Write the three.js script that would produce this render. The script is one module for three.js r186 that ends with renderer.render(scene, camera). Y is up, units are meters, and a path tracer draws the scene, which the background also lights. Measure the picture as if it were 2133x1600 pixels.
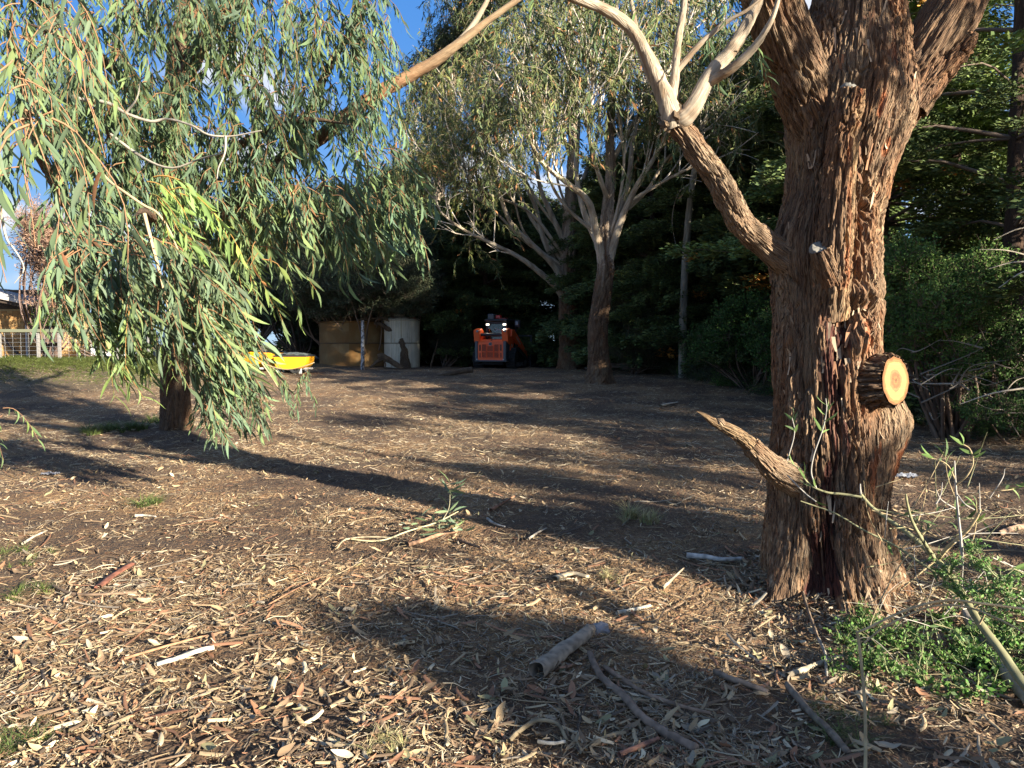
import * as THREE from 'three';
import { mergeGeometries } from 'three/addons/utils/BufferGeometryUtils.js';
import { RoundedBoxGeometry } from 'three/addons/geometries/RoundedBoxGeometry.js';
import { createNoise2D, createNoise3D } from 'simplex-noise';

// ------------------------------------------------------------ camera, sky, sun, exposure
const EYE = 1.55, FOV = 56, PITCH = -3.1 * Math.PI / 180;
const scene = new THREE.Scene();
const camera = new THREE.PerspectiveCamera(FOV, 4 / 3, 0.05, 2000);
camera.position.set(0, EYE, 0);
camera.rotation.set(PITCH, 0, 0);
scene.add(camera);

const SUN_ELEV = 16.5 * Math.PI / 180, SUN_AZ = 48.5 * Math.PI / 180;          // behind the right shoulder, low
const SUN = new THREE.Vector3(Math.cos(SUN_ELEV) * Math.sin(SUN_AZ), Math.sin(SUN_ELEV), Math.cos(SUN_ELEV) * Math.cos(SUN_AZ));
const sun = new THREE.DirectionalLight(new THREE.Color(1.0, 0.905, 0.755), 5);
sun.position.copy(SUN).multiplyScalar(80);
sun.castShadow = true;
sun.shadow.radius = 1.2;
sun.shadow.mapSize.set(4096, 4096);
Object.assign(sun.shadow.camera, { left: -45, right: 45, top: 45, bottom: -45, near: 1, far: 220 });
scene.add(sun, sun.target);

const renderer = new THREE.WebGLRenderer({ antialias: true });
renderer.setSize(1024, 768);
renderer.toneMapping = THREE.LinearToneMapping;
renderer.toneMappingExposure = 3.8;
renderer.shadowMap.enabled = true;
renderer.shadowMap.type = THREE.PCFSoftShadowMap;

// ------------------------------------------------------------ numbers
function rng(seed) { let a = seed >>> 0; return () => { a = (a + 0x6d2b79f5) | 0; let t = Math.imul(a ^ (a >>> 15), 1 | a); t = (t + Math.imul(t ^ (t >>> 7), 61 | t)) ^ t; return ((t ^ (t >>> 14)) >>> 0) / 4294967296; }; }
const n2 = createNoise2D(rng(11)), n3 = createNoise3D(rng(12));
const lerp = (a, b, t) => a + (b - a) * t, clamp = (x, a = 0, b = 1) => Math.min(b, Math.max(a, x));
const sstep = (a, b, x) => { const t = clamp((x - a) / (b - a)); return t * t * (3 - 2 * t); };
const V = (x, y, z) => new THREE.Vector3(x, y, z);
const F = 800 / Math.tan(FOV * Math.PI / 360);                              // focal length in pixels of the photograph (2133 x 1600)
function at(px, py, d) {                                                    // the point at horizontal distance d ahead, seen at that pixel
  const v = V((px - 1066.5) / F, (800 - py) / F, -1).applyAxisAngle(V(1, 0, 0), PITCH);
  return v.multiplyScalar(d / -v.z).add(V(0, EYE, 0));
}
const fbm2 = (x, y, o = 4) => { let s = 0, a = 0.5; for (let i = 0; i < o; i++) { s += a * n2(x, y); x = x * 2.03 + 7.1; y = y * 2.03 - 3.7; a *= 0.5; } return s; };

// ------------------------------------------------------------ ground height
function H(x, z) {
  const d = -z;
  let h = 0.5 * sstep(9, 28, d) + 0.5 * sstep(4, 18, -x) * sstep(13, 28, d);
  h += 0.05 * fbm2(x * 0.22, z * 0.22, 3) * sstep(1, 5, Math.hypot(x, z));
  h += 0.035 * fbm2(x * 0.9 + 9, z * 0.9, 3);
  h -= 0.12 * Math.exp(-((x - 2.1) ** 2 + (z + 4.2) ** 2) / 1.6);          // soil heaped round the big trunk
  h += 0.10 * Math.exp(-((x + 5.9) ** 2 + (z + 12.3) ** 2) / 1.2);
  return h;
}
// Where the ray through that pixel meets the ground.
function ground(px, py) {
  const v = V((px - 1066.5) / F, (800 - py) / F, -1).applyAxisAngle(V(1, 0, 0), PITCH);
  let d = 1.2;
  for (let i = 0; i < 4000 && d < 60; i++, d *= 1.004) { const y = EYE + v.y * d / -v.z; if (y <= H(v.x * d / -v.z, -d)) break; }
  const x = v.x * d / -v.z; return V(x, H(x, -d), -d);
}

// ------------------------------------------------------------ names, tags, meshes
const taken = {};
function numbered(name) { const k = taken[name] = (taken[name] ?? -1) + 1; return k ? name + '_' + String(k).padStart(3, '0') : name; }
function tag(o, label, category, group, kind) {
  if (label) o.userData.label = label;
  if (category) o.userData.category = category;
  if (group) o.userData.group = group;
  if (kind) o.userData.kind = kind;
  return o;
}
function thing(name, label, category, pos = [0, 0, 0], turn = 0, group) {
  const o = new THREE.Group(); o.name = numbered(name); scene.add(o);
  if (pos.isVector3) o.position.copy(pos); else o.position.set(...pos);
  o.rotation.y = turn;
  return tag(o, label, category, group);
}
function mesh(name, geo, mat, parent = scene, top = parent === scene) {
  const m = new THREE.Mesh(geo, mat); m.name = top ? numbered(name) : name; m.castShadow = m.receiveShadow = true; parent.add(m); return m;
}
// A growing triangle mesh with normals, uv in metres and vertex colours.
class MB {
  constructor() { this.p = []; this.n = []; this.u = []; this.c = []; this.i = []; }
  get nv() { return this.p.length / 3; }
  v(p, n, u, v, c) { this.p.push(p.x, p.y, p.z); this.n.push(n.x, n.y, n.z); this.u.push(u, v); this.c.push(c[0], c[1], c[2]); return this.p.length / 3 - 1; }
  tri(a, b, c) { this.i.push(a, b, c); }
  quad(a, b, c, d) { this.i.push(a, b, c, a, c, d); }
  geo(flat) {
    const g = new THREE.BufferGeometry();
    g.setAttribute('position', new THREE.Float32BufferAttribute(this.p, 3)); g.setAttribute('normal', new THREE.Float32BufferAttribute(this.n, 3));
    g.setAttribute('uv', new THREE.Float32BufferAttribute(this.u, 2)); g.setAttribute('color', new THREE.Float32BufferAttribute(this.c, 3));
    g.setIndex(this.nv > 65535 ? new THREE.Uint32BufferAttribute(this.i, 1) : new THREE.Uint16BufferAttribute(this.i, 1));
    return g;
  }
}
// Points of a smooth path with radii: ctrl = [[Vector3, radius], ...].
function path(ctrl, seg) {
  const curve = new THREE.CatmullRomCurve3(ctrl.map((c) => c[0]), false, 'centripetal');
  const out = [], n = ctrl.length - 1;
  for (let i = 0; i <= seg; i++) {
    const t = i / seg * n, k = Math.min(n - 1, Math.floor(t)), f = t - k;
    out.push([curve.getPoint(i / seg), lerp(ctrl[k][1], ctrl[k + 1][1], f)]);
  }
  return out;
}
function frames(pts) {
  const T = pts.map((p, i) => pts[Math.min(i + 1, pts.length - 1)][0].clone().sub(pts[Math.max(0, i - 1)][0]).normalize());
  let N = Math.abs(T[0].y) > 0.8 ? V(0, 0, 1) : V(0, 1, 0);
  const out = [];
  for (let i = 0; i < pts.length; i++) {
    N = N.clone().sub(T[i].clone().multiplyScalar(N.dot(T[i]))).normalize();
    out.push({ T: T[i], N, B: T[i].clone().cross(N).normalize() });
  }
  return out;
}
// A tapering limb; lump roughens its outline, col(t, angle, point) tints it.
function tube(mb, ctrl, { sides = 8, seg = 0, lump = 0.06, col = () => [1, 1, 1], seed = 0, cap = true, straight = false } = {}) {
  const pts = straight ? ctrl.map((c) => [c[0].clone(), c[1]]) : path(ctrl, seg || (ctrl.length - 1) * 4), fr = frames(pts), base = mb.nv;
  let L = 0; const tmp = V(0, 0, 0), nn = V(0, 0, 0);
  for (let i = 0; i < pts.length; i++) {
    const [c, r] = pts[i], { N, B } = fr[i];
    if (i) L += c.distanceTo(pts[i - 1][0]);
    for (let s = 0; s <= sides; s++) {
      const a = s / sides * Math.PI * 2, ca = Math.cos(a), sa = Math.sin(a);
      nn.copy(N).multiplyScalar(ca).addScaledVector(B, sa);
      const q = lump ? 1 + lump * n3(ca * 1.3 + seed, L / Math.max(r, 0.02) * 0.35, sa * 1.3) + lump * 0.5 * n3(ca * 3 + seed, L / Math.max(r, 0.02) * 1.1, sa * 3) : 1;
      tmp.copy(c).addScaledVector(nn, r * q);
      mb.v(tmp, nn, a / (2 * Math.PI) * Math.max(0.05, 2 * Math.PI * r), L, col(i / (pts.length - 1), a, tmp));
    }
  }
  const w = sides + 1;
  for (let i = 0; i < pts.length - 1; i++) for (let s = 0; s < sides; s++) { const a = base + i * w + s; mb.quad(a, a + 1, a + w + 1, a + w); }
  if (cap) { const e = pts.length - 1, k = mb.v(pts[e][0], fr[e].T, 0, L, col(1, 0, pts[e][0])); for (let s = 0; s < sides; s++) mb.tri(base + e * w + s, base + e * w + s + 1, k); }
}
function addBox(mb, cx, cy, cz, sx, sy, sz, c = [1, 1, 1], M) {
  const g = new THREE.BoxGeometry(sx, sy, sz).translate(cx, cy, cz); if (M) g.applyMatrix4(M); addGeo(mb, g, c);
}
function addGeo(mb, g, c = [1, 1, 1]) {
  const b = mb.nv, P = g.attributes.position, Nn = g.attributes.normal, U = g.attributes.uv;
  for (let i = 0; i < P.count; i++) { mb.p.push(P.getX(i), P.getY(i), P.getZ(i)); mb.n.push(Nn.getX(i), Nn.getY(i), Nn.getZ(i)); mb.u.push(U ? U.getX(i) : 0, U ? U.getY(i) : 0); mb.c.push(...c); }
  if (g.index) for (let i = 0; i < g.index.count; i++) mb.i.push(b + g.index.getX(i)); else for (let i = 0; i < P.count; i++) mb.i.push(b + i);
}

// ------------------------------------------------------------ sky: one computed daylight sky, thin cloud low in the distance
{
  const stops = [[0, 0.15, 0.21, 0.27], [0.12, 0.085, 0.155, 0.255], [0.28, 0.038, 0.105, 0.240], [0.45, 0.024, 0.082, 0.215], [0.7, 0.014, 0.055, 0.155], [1, 0.010, 0.043, 0.125]];   // [height, r, g, b]
  const skyStop = (y) => { let i = 0; while (i < stops.length - 2 && y > stops[i + 1][0]) i++; const t = (y - stops[i][0]) / (stops[i + 1][0] - stops[i][0]); return [1, 2, 3].map((j) => lerp(stops[i][j], stops[i + 1][j], t)); };
  const W = 1024, Hh = 512, data = new Float32Array(W * Hh * 4), dir = V(0, 0, 0);
  for (let j = 0; j < Hh; j++) for (let i = 0; i < W; i++) {
    const up = ((j + 0.5) / Hh - 0.5) * Math.PI, az = ((i + 0.5) / W - 0.5) * 2 * Math.PI;
    dir.set(Math.cos(az) * Math.cos(up), Math.sin(up), Math.sin(az) * Math.cos(up));
    const y = Math.max(0, dir.y), c = dir.dot(SUN);
    let [r, g, b] = skyStop(y);
    const glow = 0.10 * Math.pow(Math.max(0, c), 6) + 0.25 * Math.pow(Math.max(0, c), 60);
    r += glow * 1.0; g += glow * 0.9; b += glow * 0.75;
    if (dir.y > 0.005) {                                                     // fair-weather cloud on a level sheet
      const s = 1 / (dir.y + 0.12), u = dir.x * s, w = dir.z * s;
      const f = 0.5 + 0.75 * fbm2(u * 0.9 - 4.563, w * 1.3 - 0.397, 6);
      const m = sstep(0.56, 0.90, f) * sstep(0.01, 0.10, dir.y) * 0.85;
      r = lerp(r, 0.315, m); g = lerp(g, 0.31, m); b = lerp(b, 0.305, m);
    }
    if (dir.y < 0) { const q = sstep(0, -0.15, dir.y); r = lerp(r, 0.05, q); g = lerp(g, 0.045, q); b = lerp(b, 0.035, q); }
    data.set([r, g, b, 1], (j * W + i) * 4);
  }
  const sky = new THREE.DataTexture(data, W, Hh, THREE.RGBAFormat, THREE.FloatType);
  sky.mapping = THREE.EquirectangularReflectionMapping; sky.magFilter = sky.minFilter = THREE.LinearFilter; sky.needsUpdate = true;
  scene.background = sky; scene.environment = sky;
}

// ------------------------------------------------------------ materials
const leafMat = (o = {}) => new THREE.MeshPhysicalMaterial({ vertexColors: true, side: THREE.DoubleSide, roughness: 0.62, ...o });
const canvasTex = (w, h, draw, rep = 1) => { const c = document.createElement('canvas'); c.width = w; c.height = h; draw(c.getContext('2d'), w, h); const t = new THREE.CanvasTexture(c); t.colorSpace = THREE.SRGBColorSpace; t.wrapS = t.wrapT = THREE.RepeatWrapping; t.repeat.set(rep, rep); return t; };
function noiseTex(w, h, f, rep = [1, 1]) {                                    // grey height texture, tiles by blending
  const d = new Uint8Array(w * h * 4);
  for (let j = 0; j < h; j++) for (let i = 0; i < w; i++) { const v = clamp(f(i / w, j / h)) * 255; d.set([v, v, v, 255], (j * w + i) * 4); }
  const t = new THREE.DataTexture(d, w, h); t.wrapS = t.wrapT = THREE.RepeatWrapping; t.magFilter = THREE.LinearFilter; t.minFilter = THREE.LinearFilter; t.repeat.set(...rep); t.needsUpdate = true; return t;
}
// noise on a torus, so that textures tile
const tor = (u, v, fu, fv, s = 0) => { const a = u * 2 * Math.PI, b = v * 2 * Math.PI; return n3(Math.cos(a) * fu + s, Math.sin(a) * fu + Math.cos(b) * fv * 0.7, Math.sin(b) * fv + s * 0.3); };
const fibreTex = noiseTex(512, 512, (u, v) => { let s = 0.5; s += 0.25 * (1 - 2 * Math.abs(tor(u, v, 6, 1.2, 3))); s += 0.18 * tor(u, v, 16, 3, 9); s += 0.14 * tor(u, v, 34, 8, 21); return s; }, [2, 1]);
const strandTex = canvasTex(1024, 1024, (g, w, h) => {                          // strands of old and fresh bark, 0.5 m by 1 m
  const R = rng(15); g.fillStyle = '#cdc3b8'; g.fillRect(0, 0, w, h); const cols = ['#f4e6d2', '#8d7766', '#b98d6a', '#64503f', '#e0c9ab', '#a0846b', '#fff6e6', '#463428', '#35271f'];
  for (let i = 0; i < 9000; i++) { const x = R() * w, y = R() * h, l = 12 + R() * R() * 190, k = (R() - 0.5) * 14; g.globalAlpha = 0.2 + 0.5 * R(); g.strokeStyle = cols[Math.floor(R() * cols.length)]; g.lineWidth = 0.8 + R() * R() * 6; for (const ox of [0, w, -w]) for (const oy of [0, -h]) { g.beginPath(); g.moveTo(x + ox, y + oy); g.quadraticCurveTo(x + ox + k, y + oy + l / 2, x + ox + k * 0.4, y + oy + l); g.stroke(); } }
  g.globalAlpha = 1;
}); strandTex.repeat.set(2, 1);
const barkMat = new THREE.MeshStandardMaterial({ vertexColors: true, map: strandTex, roughness: 0.92, bumpMap: fibreTex, bumpScale: 0.02 });
const roughBark = new THREE.MeshStandardMaterial({ vertexColors: true, map: strandTex, roughness: 0.95, bumpMap: fibreTex, bumpScale: 0.03 });
const streakTex = canvasTex(512, 1024, (g, w, h) => {
  g.fillStyle = '#d9d2c4'; g.fillRect(0, 0, w, h); const R = rng(5);
  for (let i = 0; i < 900; i++) { const x = R() * w, y = R() * h, l = 40 + R() * 320, c = ['#a79c8c', '#efe9dc', '#8d8072', '#c9a987', '#b9b3a8'][Math.floor(R() * 5)]; g.globalAlpha = 0.12 + R() * 0.35; g.strokeStyle = c; g.lineWidth = 1 + R() * 9; for (const [ox, oy] of [[0, 0], [w, 0], [-w, 0], [0, h], [0, -h]]) { g.beginPath(); g.moveTo(x + ox, y + oy); g.quadraticCurveTo(x + ox + (R() - 0.5) * 8, y + oy + l / 2, x + ox, y + oy + l); g.stroke(); } }
  g.globalAlpha = 1;
});
const smoothBark = new THREE.MeshStandardMaterial({ vertexColors: true, roughness: 0.8, map: streakTex, bumpMap: fibreTex, bumpScale: 0.004 });
const gumLeaf = leafMat({ transmission: 0.25, roughness: 0.8, thickness: 0, specularIntensity: 0.35 });
const farLeaf = leafMat({ roughness: 0.75, specularIntensity: 0.3 });
const twigMat = new THREE.MeshStandardMaterial({ vertexColors: true, roughness: 0.85 });
const plain = (c, r = 0.6, m = 0, o = {}) => new THREE.MeshStandardMaterial({ color: new THREE.Color().setRGB(...c), roughness: r, metalness: m, ...o });
// alpha of a lettering texture (its painted pixels)
function canvasAlpha(t) { const c = t.image, g = c.getContext('2d').getImageData(0, 0, c.width, c.height).data, d = new Uint8Array(c.width * c.height * 4); for (let y = 0; y < c.height; y++) for (let x = 0; x < c.width; x++) { const a = g[((c.height - 1 - y) * c.width + x) * 4 + 3]; d.set([a, a, a, 255], (y * c.width + x) * 4); } const o = new THREE.DataTexture(d, c.width, c.height); o.magFilter = THREE.LinearFilter; o.needsUpdate = true; return o; }
const lugGeo = new RoundedBoxGeometry(0.42, 0.10, 0.055, 1, 0.012);
// ============================================================ GROUND
const soilTex = canvasTex(2048, 2048, (g, w, h) => {
  const R = rng(77); g.fillStyle = '#69553f'; g.fillRect(0, 0, w, h);
  const wrap = (x, y, f) => { for (const ox of [-w, 0, w]) for (const oy of [-h, 0, h]) if (x + ox > -120 && x + ox < w + 120 && y + oy > -120 && y + oy < h + 120) f(x + ox, y + oy); };
  for (let i = 0; i < 1500; i++) { const x = R() * w, y = R() * h, r = 15 + R() * 60; g.globalAlpha = 0.10; g.fillStyle = R() < 0.5 ? '#4a3626' : '#87694a'; wrap(x, y, (a, b) => { g.beginPath(); g.ellipse(a, b, r, r * (0.4 + R() * 0.5), R() * 3, 0, 7); g.fill(); }); }
  const cols = ['#c6a878', '#a88a60', '#8b6c4b', '#d8c399', '#5a4130', '#3a281c', '#7d573c', '#b39a74', '#94774f', '#6b4a33'];
  for (let i = 0; i < 42000; i++) {
    const x = R() * w, y = R() * h, a = R() * Math.PI, l = 4 + R() * R() * 46; g.globalAlpha = 0.45 + R() * 0.5; g.strokeStyle = cols[Math.floor(R() * cols.length)]; g.lineWidth = 0.8 + R() * R() * 5;
    const dx = Math.cos(a) * l / 2, dy = Math.sin(a) * l / 2, k = (R() - 0.5) * 8; wrap(x, y, (p, q) => { g.beginPath(); g.moveTo(p - dx, q - dy); g.quadraticCurveTo(p - dy * 0.1 * k, q + dx * 0.1 * k, p + dx, q + dy); g.stroke(); });
  }
  for (let i = 0; i < 9000; i++) { const x = R() * w, y = R() * h; g.globalAlpha = 0.7; g.fillStyle = cols[Math.floor(R() * cols.length)]; g.fillRect(x, y, 1 + R() * 5, 1 + R() * 5); }
  g.globalAlpha = 1;
});
const soilBump = noiseTex(512, 512, (u, v) => 0.5 + 0.22 * tor(u, v, 9, 9, 1) + 0.2 * tor(u, v, 24, 24, 5) + 0.16 * tor(u, v, 50, 50, 8));
{
  const xs = [], zs = [];
  for (let x = -12; x <= 12.001; x += 0.07) xs.push(x);
  let e = 12, st = 0.1; while (e < 900) { st *= 1.09; e += st; xs.push(e); xs.unshift(-e); }
  let z = 3; st = 0.06; while (z > -1200) { zs.push(z); if (z < 0.2) st = Math.max(0.055, -z * 0.011); z -= st; }
  zs.unshift(900, 300, 100, 40, 20, 10, 6);
  const mb = new MB(), nx = xs.length, up = V(0, 1, 0), p = V(0, 0, 0);
  for (const zz of zs) for (const x of xs) {
    p.set(x, H(x, zz) + (Math.abs(x) < 14 && zz > -20 ? 0.013 * n2(x * 5, zz * 5) + 0.010 * n2(x * 11, zz * 11) : 0), zz);
    // bare trodden soil, straw-coloured mulch and reddish earth lie in patches
    const m = 0.5 + 0.9 * fbm2(x * 0.33 + 4, zz * 0.33, 4), q = 0.5 + 0.9 * fbm2(x * 0.14 - 8, zz * 0.14 + 3, 3), s = sstep(0.25, 0.75, m), gr = sstep(17, 22, -zz) * sstep(6, 10, -x);
    let c = [lerp(0.52, 1.12, s), lerp(0.49, 1.08, s), lerp(0.47, 0.96, s)];
    c = [c[0] * lerp(1, 1.02, q), c[1] * lerp(1, 0.96, q), c[2] * lerp(1, 0.90, q)];
    c = [lerp(c[0], 0.55, gr * 0.6), lerp(c[1], 0.72, gr * 0.6), lerp(c[2], 0.45, gr * 0.6)];
    mb.v(p, up, x / 2.6, zz / 2.6, c);
  }
  for (let j = 0; j < zs.length - 1; j++) for (let i = 0; i < nx - 1; i++) { const a = j * nx + i; mb.quad(a, a + 1, a + nx + 1, a + nx); }
  const g = mb.geo(); g.computeVertexNormals();
  const gm = mesh('ground', g, new THREE.MeshStandardMaterial({ map: soilTex, vertexColors: true, roughness: 0.97, bumpMap: soilBump, bumpScale: 0.02 }));
  tag(gm, 'brown mulched earth strewn with straw and bark under the trees', null, null, 'structure');
}
// ============================================================ THE BIG STRINGYBARK TRUNK
// A limb with real bark relief: furrows, plates and fibres are displaced geometry. extra(y, angle) adds hollows and swellings.
function barkTube(mb, ctrl, { ns = 96, nt = 120, amp = 0.02, freq = 1, extra = () => 0, tint = null, seed = 0, cap = false, stretch = 1 } = {}) {
  const pts = path(ctrl, nt), fr = frames(pts), base = mb.nv, p = V(0, 0, 0), nn = V(0, 0, 0);
  const rAvg = pts.reduce((q, c) => q + c[1], 0) / pts.length;
  let L = seed * 7.3;
  for (let i = 0; i <= nt; i++) {
    const [c, r] = pts[i], { N, B } = fr[i];
    if (i) L += c.distanceTo(pts[i - 1][0]);
    for (let s = 0; s <= ns; s++) {
      const a = s / ns * Math.PI * 2 + Math.PI, tw = a + L * 0.16, x = Math.cos(tw) * r, z = Math.sin(tw) * r, y = L * stretch;
      nn.copy(N).multiplyScalar(Math.cos(a)).addScaledVector(B, Math.sin(a));
      const w = 0.5 * n3(x * 2.5 + seed, y * 0.9, z * 2.5), k = freq;
      const v1 = Math.abs(n3(x * 11 * k + w, y * 1.0 * k + w, z * 11 * k)), v2 = Math.abs(n3(x * 27 * k + 3, y * 2.9 * k + w * 2, z * 27 * k)), v3 = n3(x * 62 * k, y * 6 * k + w * 2, z * 62 * k), v4 = n3(x * 90 * k, y * 18 * k, z * 90 * k);
      const h1 = sstep(0, 0.2, v1), h2 = sstep(0, 0.32, v2);
      const ruf = 0.65 + 0.7 * sstep(-0.5, 0.6, n3(x * 2.4 - 9, y * 0.8, z * 2.4)), strip = n3(x * 26 + w * 3, y * 1.3, z * 26);
      const h = amp * Math.min(1, r / 0.06) * ruf * (0.16 * strip + 0.80 * (h1 - 0.7) + 0.50 * (h2 - 0.6) + 0.26 * v3 + 0.12 * v4);
      p.copy(c).addScaledVector(nn, r + extra(c.y, a, c) + h);
      const st = sstep(0.1, 0.6, strip), red = sstep(-0.2, 0.6, n3(x * 2.2 + 11, y * 1.3, z * 2.2)), grey = sstep(0.0, 0.7, n3(x * 5 - 4, y * 1.6, z * 5 + seed)), q = 0.5 + 0.5 * v3;
      let col = [lerp(0.275, 0.33, red) , lerp(0.190, 0.190, red), lerp(0.122, 0.100, red)];
      col = col.map((v, j) => lerp(v, [0.44, 0.36, 0.25][j], grey * 0.6) * lerp(0.66, 1.2, q));
      col = col.map((v, j) => lerp(v, [0.44, 0.33, 0.21][j], st * 0.35)); if (tint) tint(col, c.y, a, h1, p);
      mb.v(p, nn, (a - 2 * Math.PI) * rAvg, L, col);
    }
  }
  const w = ns + 1;
  for (let i = 0; i < nt; i++) for (let s = 0; s < ns; s++) { const a = base + i * w + s; mb.quad(a, a + 1, a + w + 1, a + w); }
  if (cap) { const k = mb.v(pts[nt][0], fr[nt].T, 0, L, [0.35, 0.3, 0.22]); for (let s = 0; s < ns; s++) mb.tri(base + nt * w + s, base + nt * w + s + 1, k); }
}
const smoothGeo = (mb) => { const g = mb.geo(); g.computeVertexNormals(); return g; };
const BT = V(2.1, 0, -4.75), PXM = 4.75 / F * 1.0;
const yOf = (py) => at(1724, py, 4.75).y, wrapA = (a) => Math.atan2(Math.sin(a), Math.cos(a)), gauss = (x, s) => Math.exp(-x * x / (2 * s * s));
const bigTree = thing('stringybark_tree', 'thick red-brown stringybark trunk with a pale sawn limb stub, standing beside the straggly sapling', 'tree', BT.clone().setY(H(BT.x, BT.z)));
const rel = (v) => v.clone().sub(bigTree.position);
const bt = (px, py, d) => rel(at(px, py, d));
{
  // silhouette of the bole, read as [row, left edge, right edge]
  const sil = [[1340, 1560, 1905], [1290, 1575, 1890], [1230, 1583, 1872], [1150, 1588, 1852], [1050, 1594, 1843], [960, 1602, 1842], [880, 1606, 1838], [800, 1610, 1834], [700, 1613, 1833], [600, 1618, 1832], [520, 1623, 1831], [450, 1632, 1832], [390, 1637, 1840], [330, 1640, 1852], [270, 1640, 1872], [200, 1650, 1895], [120, 1672, 1890], [40, 1688, 1884], [-60, 1700, 1876], [-220, 1722, 1872], [-450, 1745, 1870], [-900, 1790, 1880]];
  const ctrl = sil.map(([y, l, r]) => [bt((l + r) / 2, y, 4.75), (r - l) / 2 * PXM * 0.90]);
  const y0 = bigTree.position.y, A = (deg) => deg * Math.PI / 180;
  const yr = (py) => yOf(py) - y0;
  const dents = [                                                            // [row, angle from the camera, size up, size across, depth]
    [1165, -30, 0.17, 0.19, -0.13], [1278, -42, 0.045, 0.10, -0.15], [1060, -18, 0.30, 0.10, -0.035], [880, -12, 0.34, 0.09, -0.022],
    [668, -6, 0.075, 0.17, -0.13], [655, 22, 0.03, 0.09, -0.08], [447, 14, 0.07, 0.06, -0.09], [610, -8, 0.03, 0.10, -0.05], [735, -8, 0.05, 0.10, -0.06], [330, -14, 0.4, 0.06, -0.04],
    [620, 4, 0.04, 0.26, 0.05], [700, 12, 0.07, 0.12, 0.045], [690, -28, 0.08, 0.12, 0.035],
    [850, 74, 0.13, 0.34, 0.085], [905, 66, 0.16, 0.36, 0.09], [970, -78, 0.14, 0.34, 0.06], [530, -82, 0.16, 0.45, 0.075], [1225, -10, 0.14, 0.12, 0.08], [1262, -24, 0.09, 0.10, 0.13], [1285, 12, 0.10, 0.36, 0.11], [1285, -48, 0.10, 0.2, 0.08], [1290, 50, 0.10, 0.3, 0.07], [1200, -62, 0.2, 0.2, 0.06],
    [250, 66, 0.25, 0.5, 0.05], [150, -66, 0.25, 0.4, 0.04], [640, 10, 0.5, 0.10, 0.02], [1000, 40, 0.6, 0.1, -0.03], [560, 48, 0.5, 0.07, -0.03], [760, -50, 0.5, 0.08, -0.025],
  ].map(([py, deg, sy, sa, d]) => [yr(py), A(deg), sy, sa, d]);
  const extra = (y, a) => {
    let e = 0;
    for (const [dy, da, sy, sa, d] of dents) { const q = (y - dy) / sy; if (Math.abs(q) < 3) e += d * gauss(q, 1) * gauss(wrapA(a - da) / sa, 1); }
    const low = Math.exp(-Math.max(0, y - 0.0) / 0.28);                      // root flare
    e += low * (0.05 * Math.sin(a * 5 + 0.8) + 0.05 * n3(Math.cos(a) * 2.2, y, Math.sin(a) * 2.2) + 0.02);
    e += 0.02 * n3(Math.cos(a) * 1.5, y * 1.2, Math.sin(a) * 1.5);
    return e;
  };
  const sapTop = yr(560), sapLow = yr(1215);
  const tint = (c, y, a, h1) => {
    // kino sap has run from the knots down to the hollow; it is dark red matter with a ragged outline
    const centre = A(-13) + 0.12 * n2(y * 2.2, 4) - 0.22 * sstep(yr(900), yr(1180), y), wide = 0.13 + 0.07 * n2(y * 3.1, 9) + 0.12 * gauss((y - yr(1160)) / 0.2, 1) + 0.12 * gauss((y - yr(690)) / 0.14, 1);
    const d = Math.abs(wrapA(a - centre)) / Math.max(0.03, wide), rag = d + 0.45 * n3(Math.cos(a) * 9, y * 6, Math.sin(a) * 9);
    const m = (1 - sstep(0.75, 1.05, rag)) * sstep(sapTop, sapTop - 0.25, y) * sstep(sapLow - 0.1, sapLow + 0.05, y);
    const sap = [0.10, 0.020, 0.011]; for (let j = 0; j < 3; j++) c[j] = lerp(c[j], sap[j], m * 0.92);
    // fresh orange inner bark where strips were torn off
    for (const [py, deg, sy, sa] of [[250, 10, 0.07, 0.07], [500, -16, 0.10, 0.04], [345, -30, 0.22, 0.10], [150, 14, 0.05, 0.1], [325, 30, 0.05, 0.08], [965, 32, 0.14, 0.13], [700, 18, 0.09, 0.1], [950, 62, 0.12, 0.14]]) {
      const o = gauss((y - yr(py)) / sy, 1) * gauss(wrapA(a - A(deg)) / sa, 1) + 0.22 * n3(Math.cos(a) * 12, y * 5, Math.sin(a) * 12);
      const k = sstep(0.42, 0.6, o) * 0.8; c[0] = lerp(c[0], 0.58, k); c[1] = lerp(c[1], 0.21, k); c[2] = lerp(c[2], 0.08, k);
    }
    // grey weathered bark in long strips
    const gs = sstep(0.25, 0.6, n3(Math.cos(a) * 7, y * 0.8 + 5, Math.sin(a) * 7)) * 0.5; c[0] = lerp(c[0], 0.44, gs); c[1] = lerp(c[1], 0.36, gs); c[2] = lerp(c[2], 0.26, gs);
    // pale lichen and dust flecks on the lowest bark
    const l = sstep(0.35, 0.6, n3(Math.cos(a) * 8, y * 9, Math.sin(a) * 8) + 0.35 * n3(Math.cos(a) * 30, y * 30, Math.sin(a) * 30)) * sstep(yr(950), yr(1150), y) * 0.65 * (1 - m);
    c[0] = lerp(c[0], 0.66, l); c[1] = lerp(c[1], 0.58, l); c[2] = lerp(c[2], 0.44, l);
  };
  const mb = new MB();
  barkTube(mb, ctrl.map(([p, r]) => [p, r]), { ns: 420, nt: 760, amp: 0.034, extra, tint });
  mesh('trunk', smoothGeo(mb), barkMat, bigTree);

  const limb = (ctrl, o, name = 'limb', mat = barkMat) => { const m = new MB(); barkTube(m, ctrl.map(([x, y, d, r]) => [bt(x, y, d), r]), o); return mesh(name, smoothGeo(m), mat, bigTree); };
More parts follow.
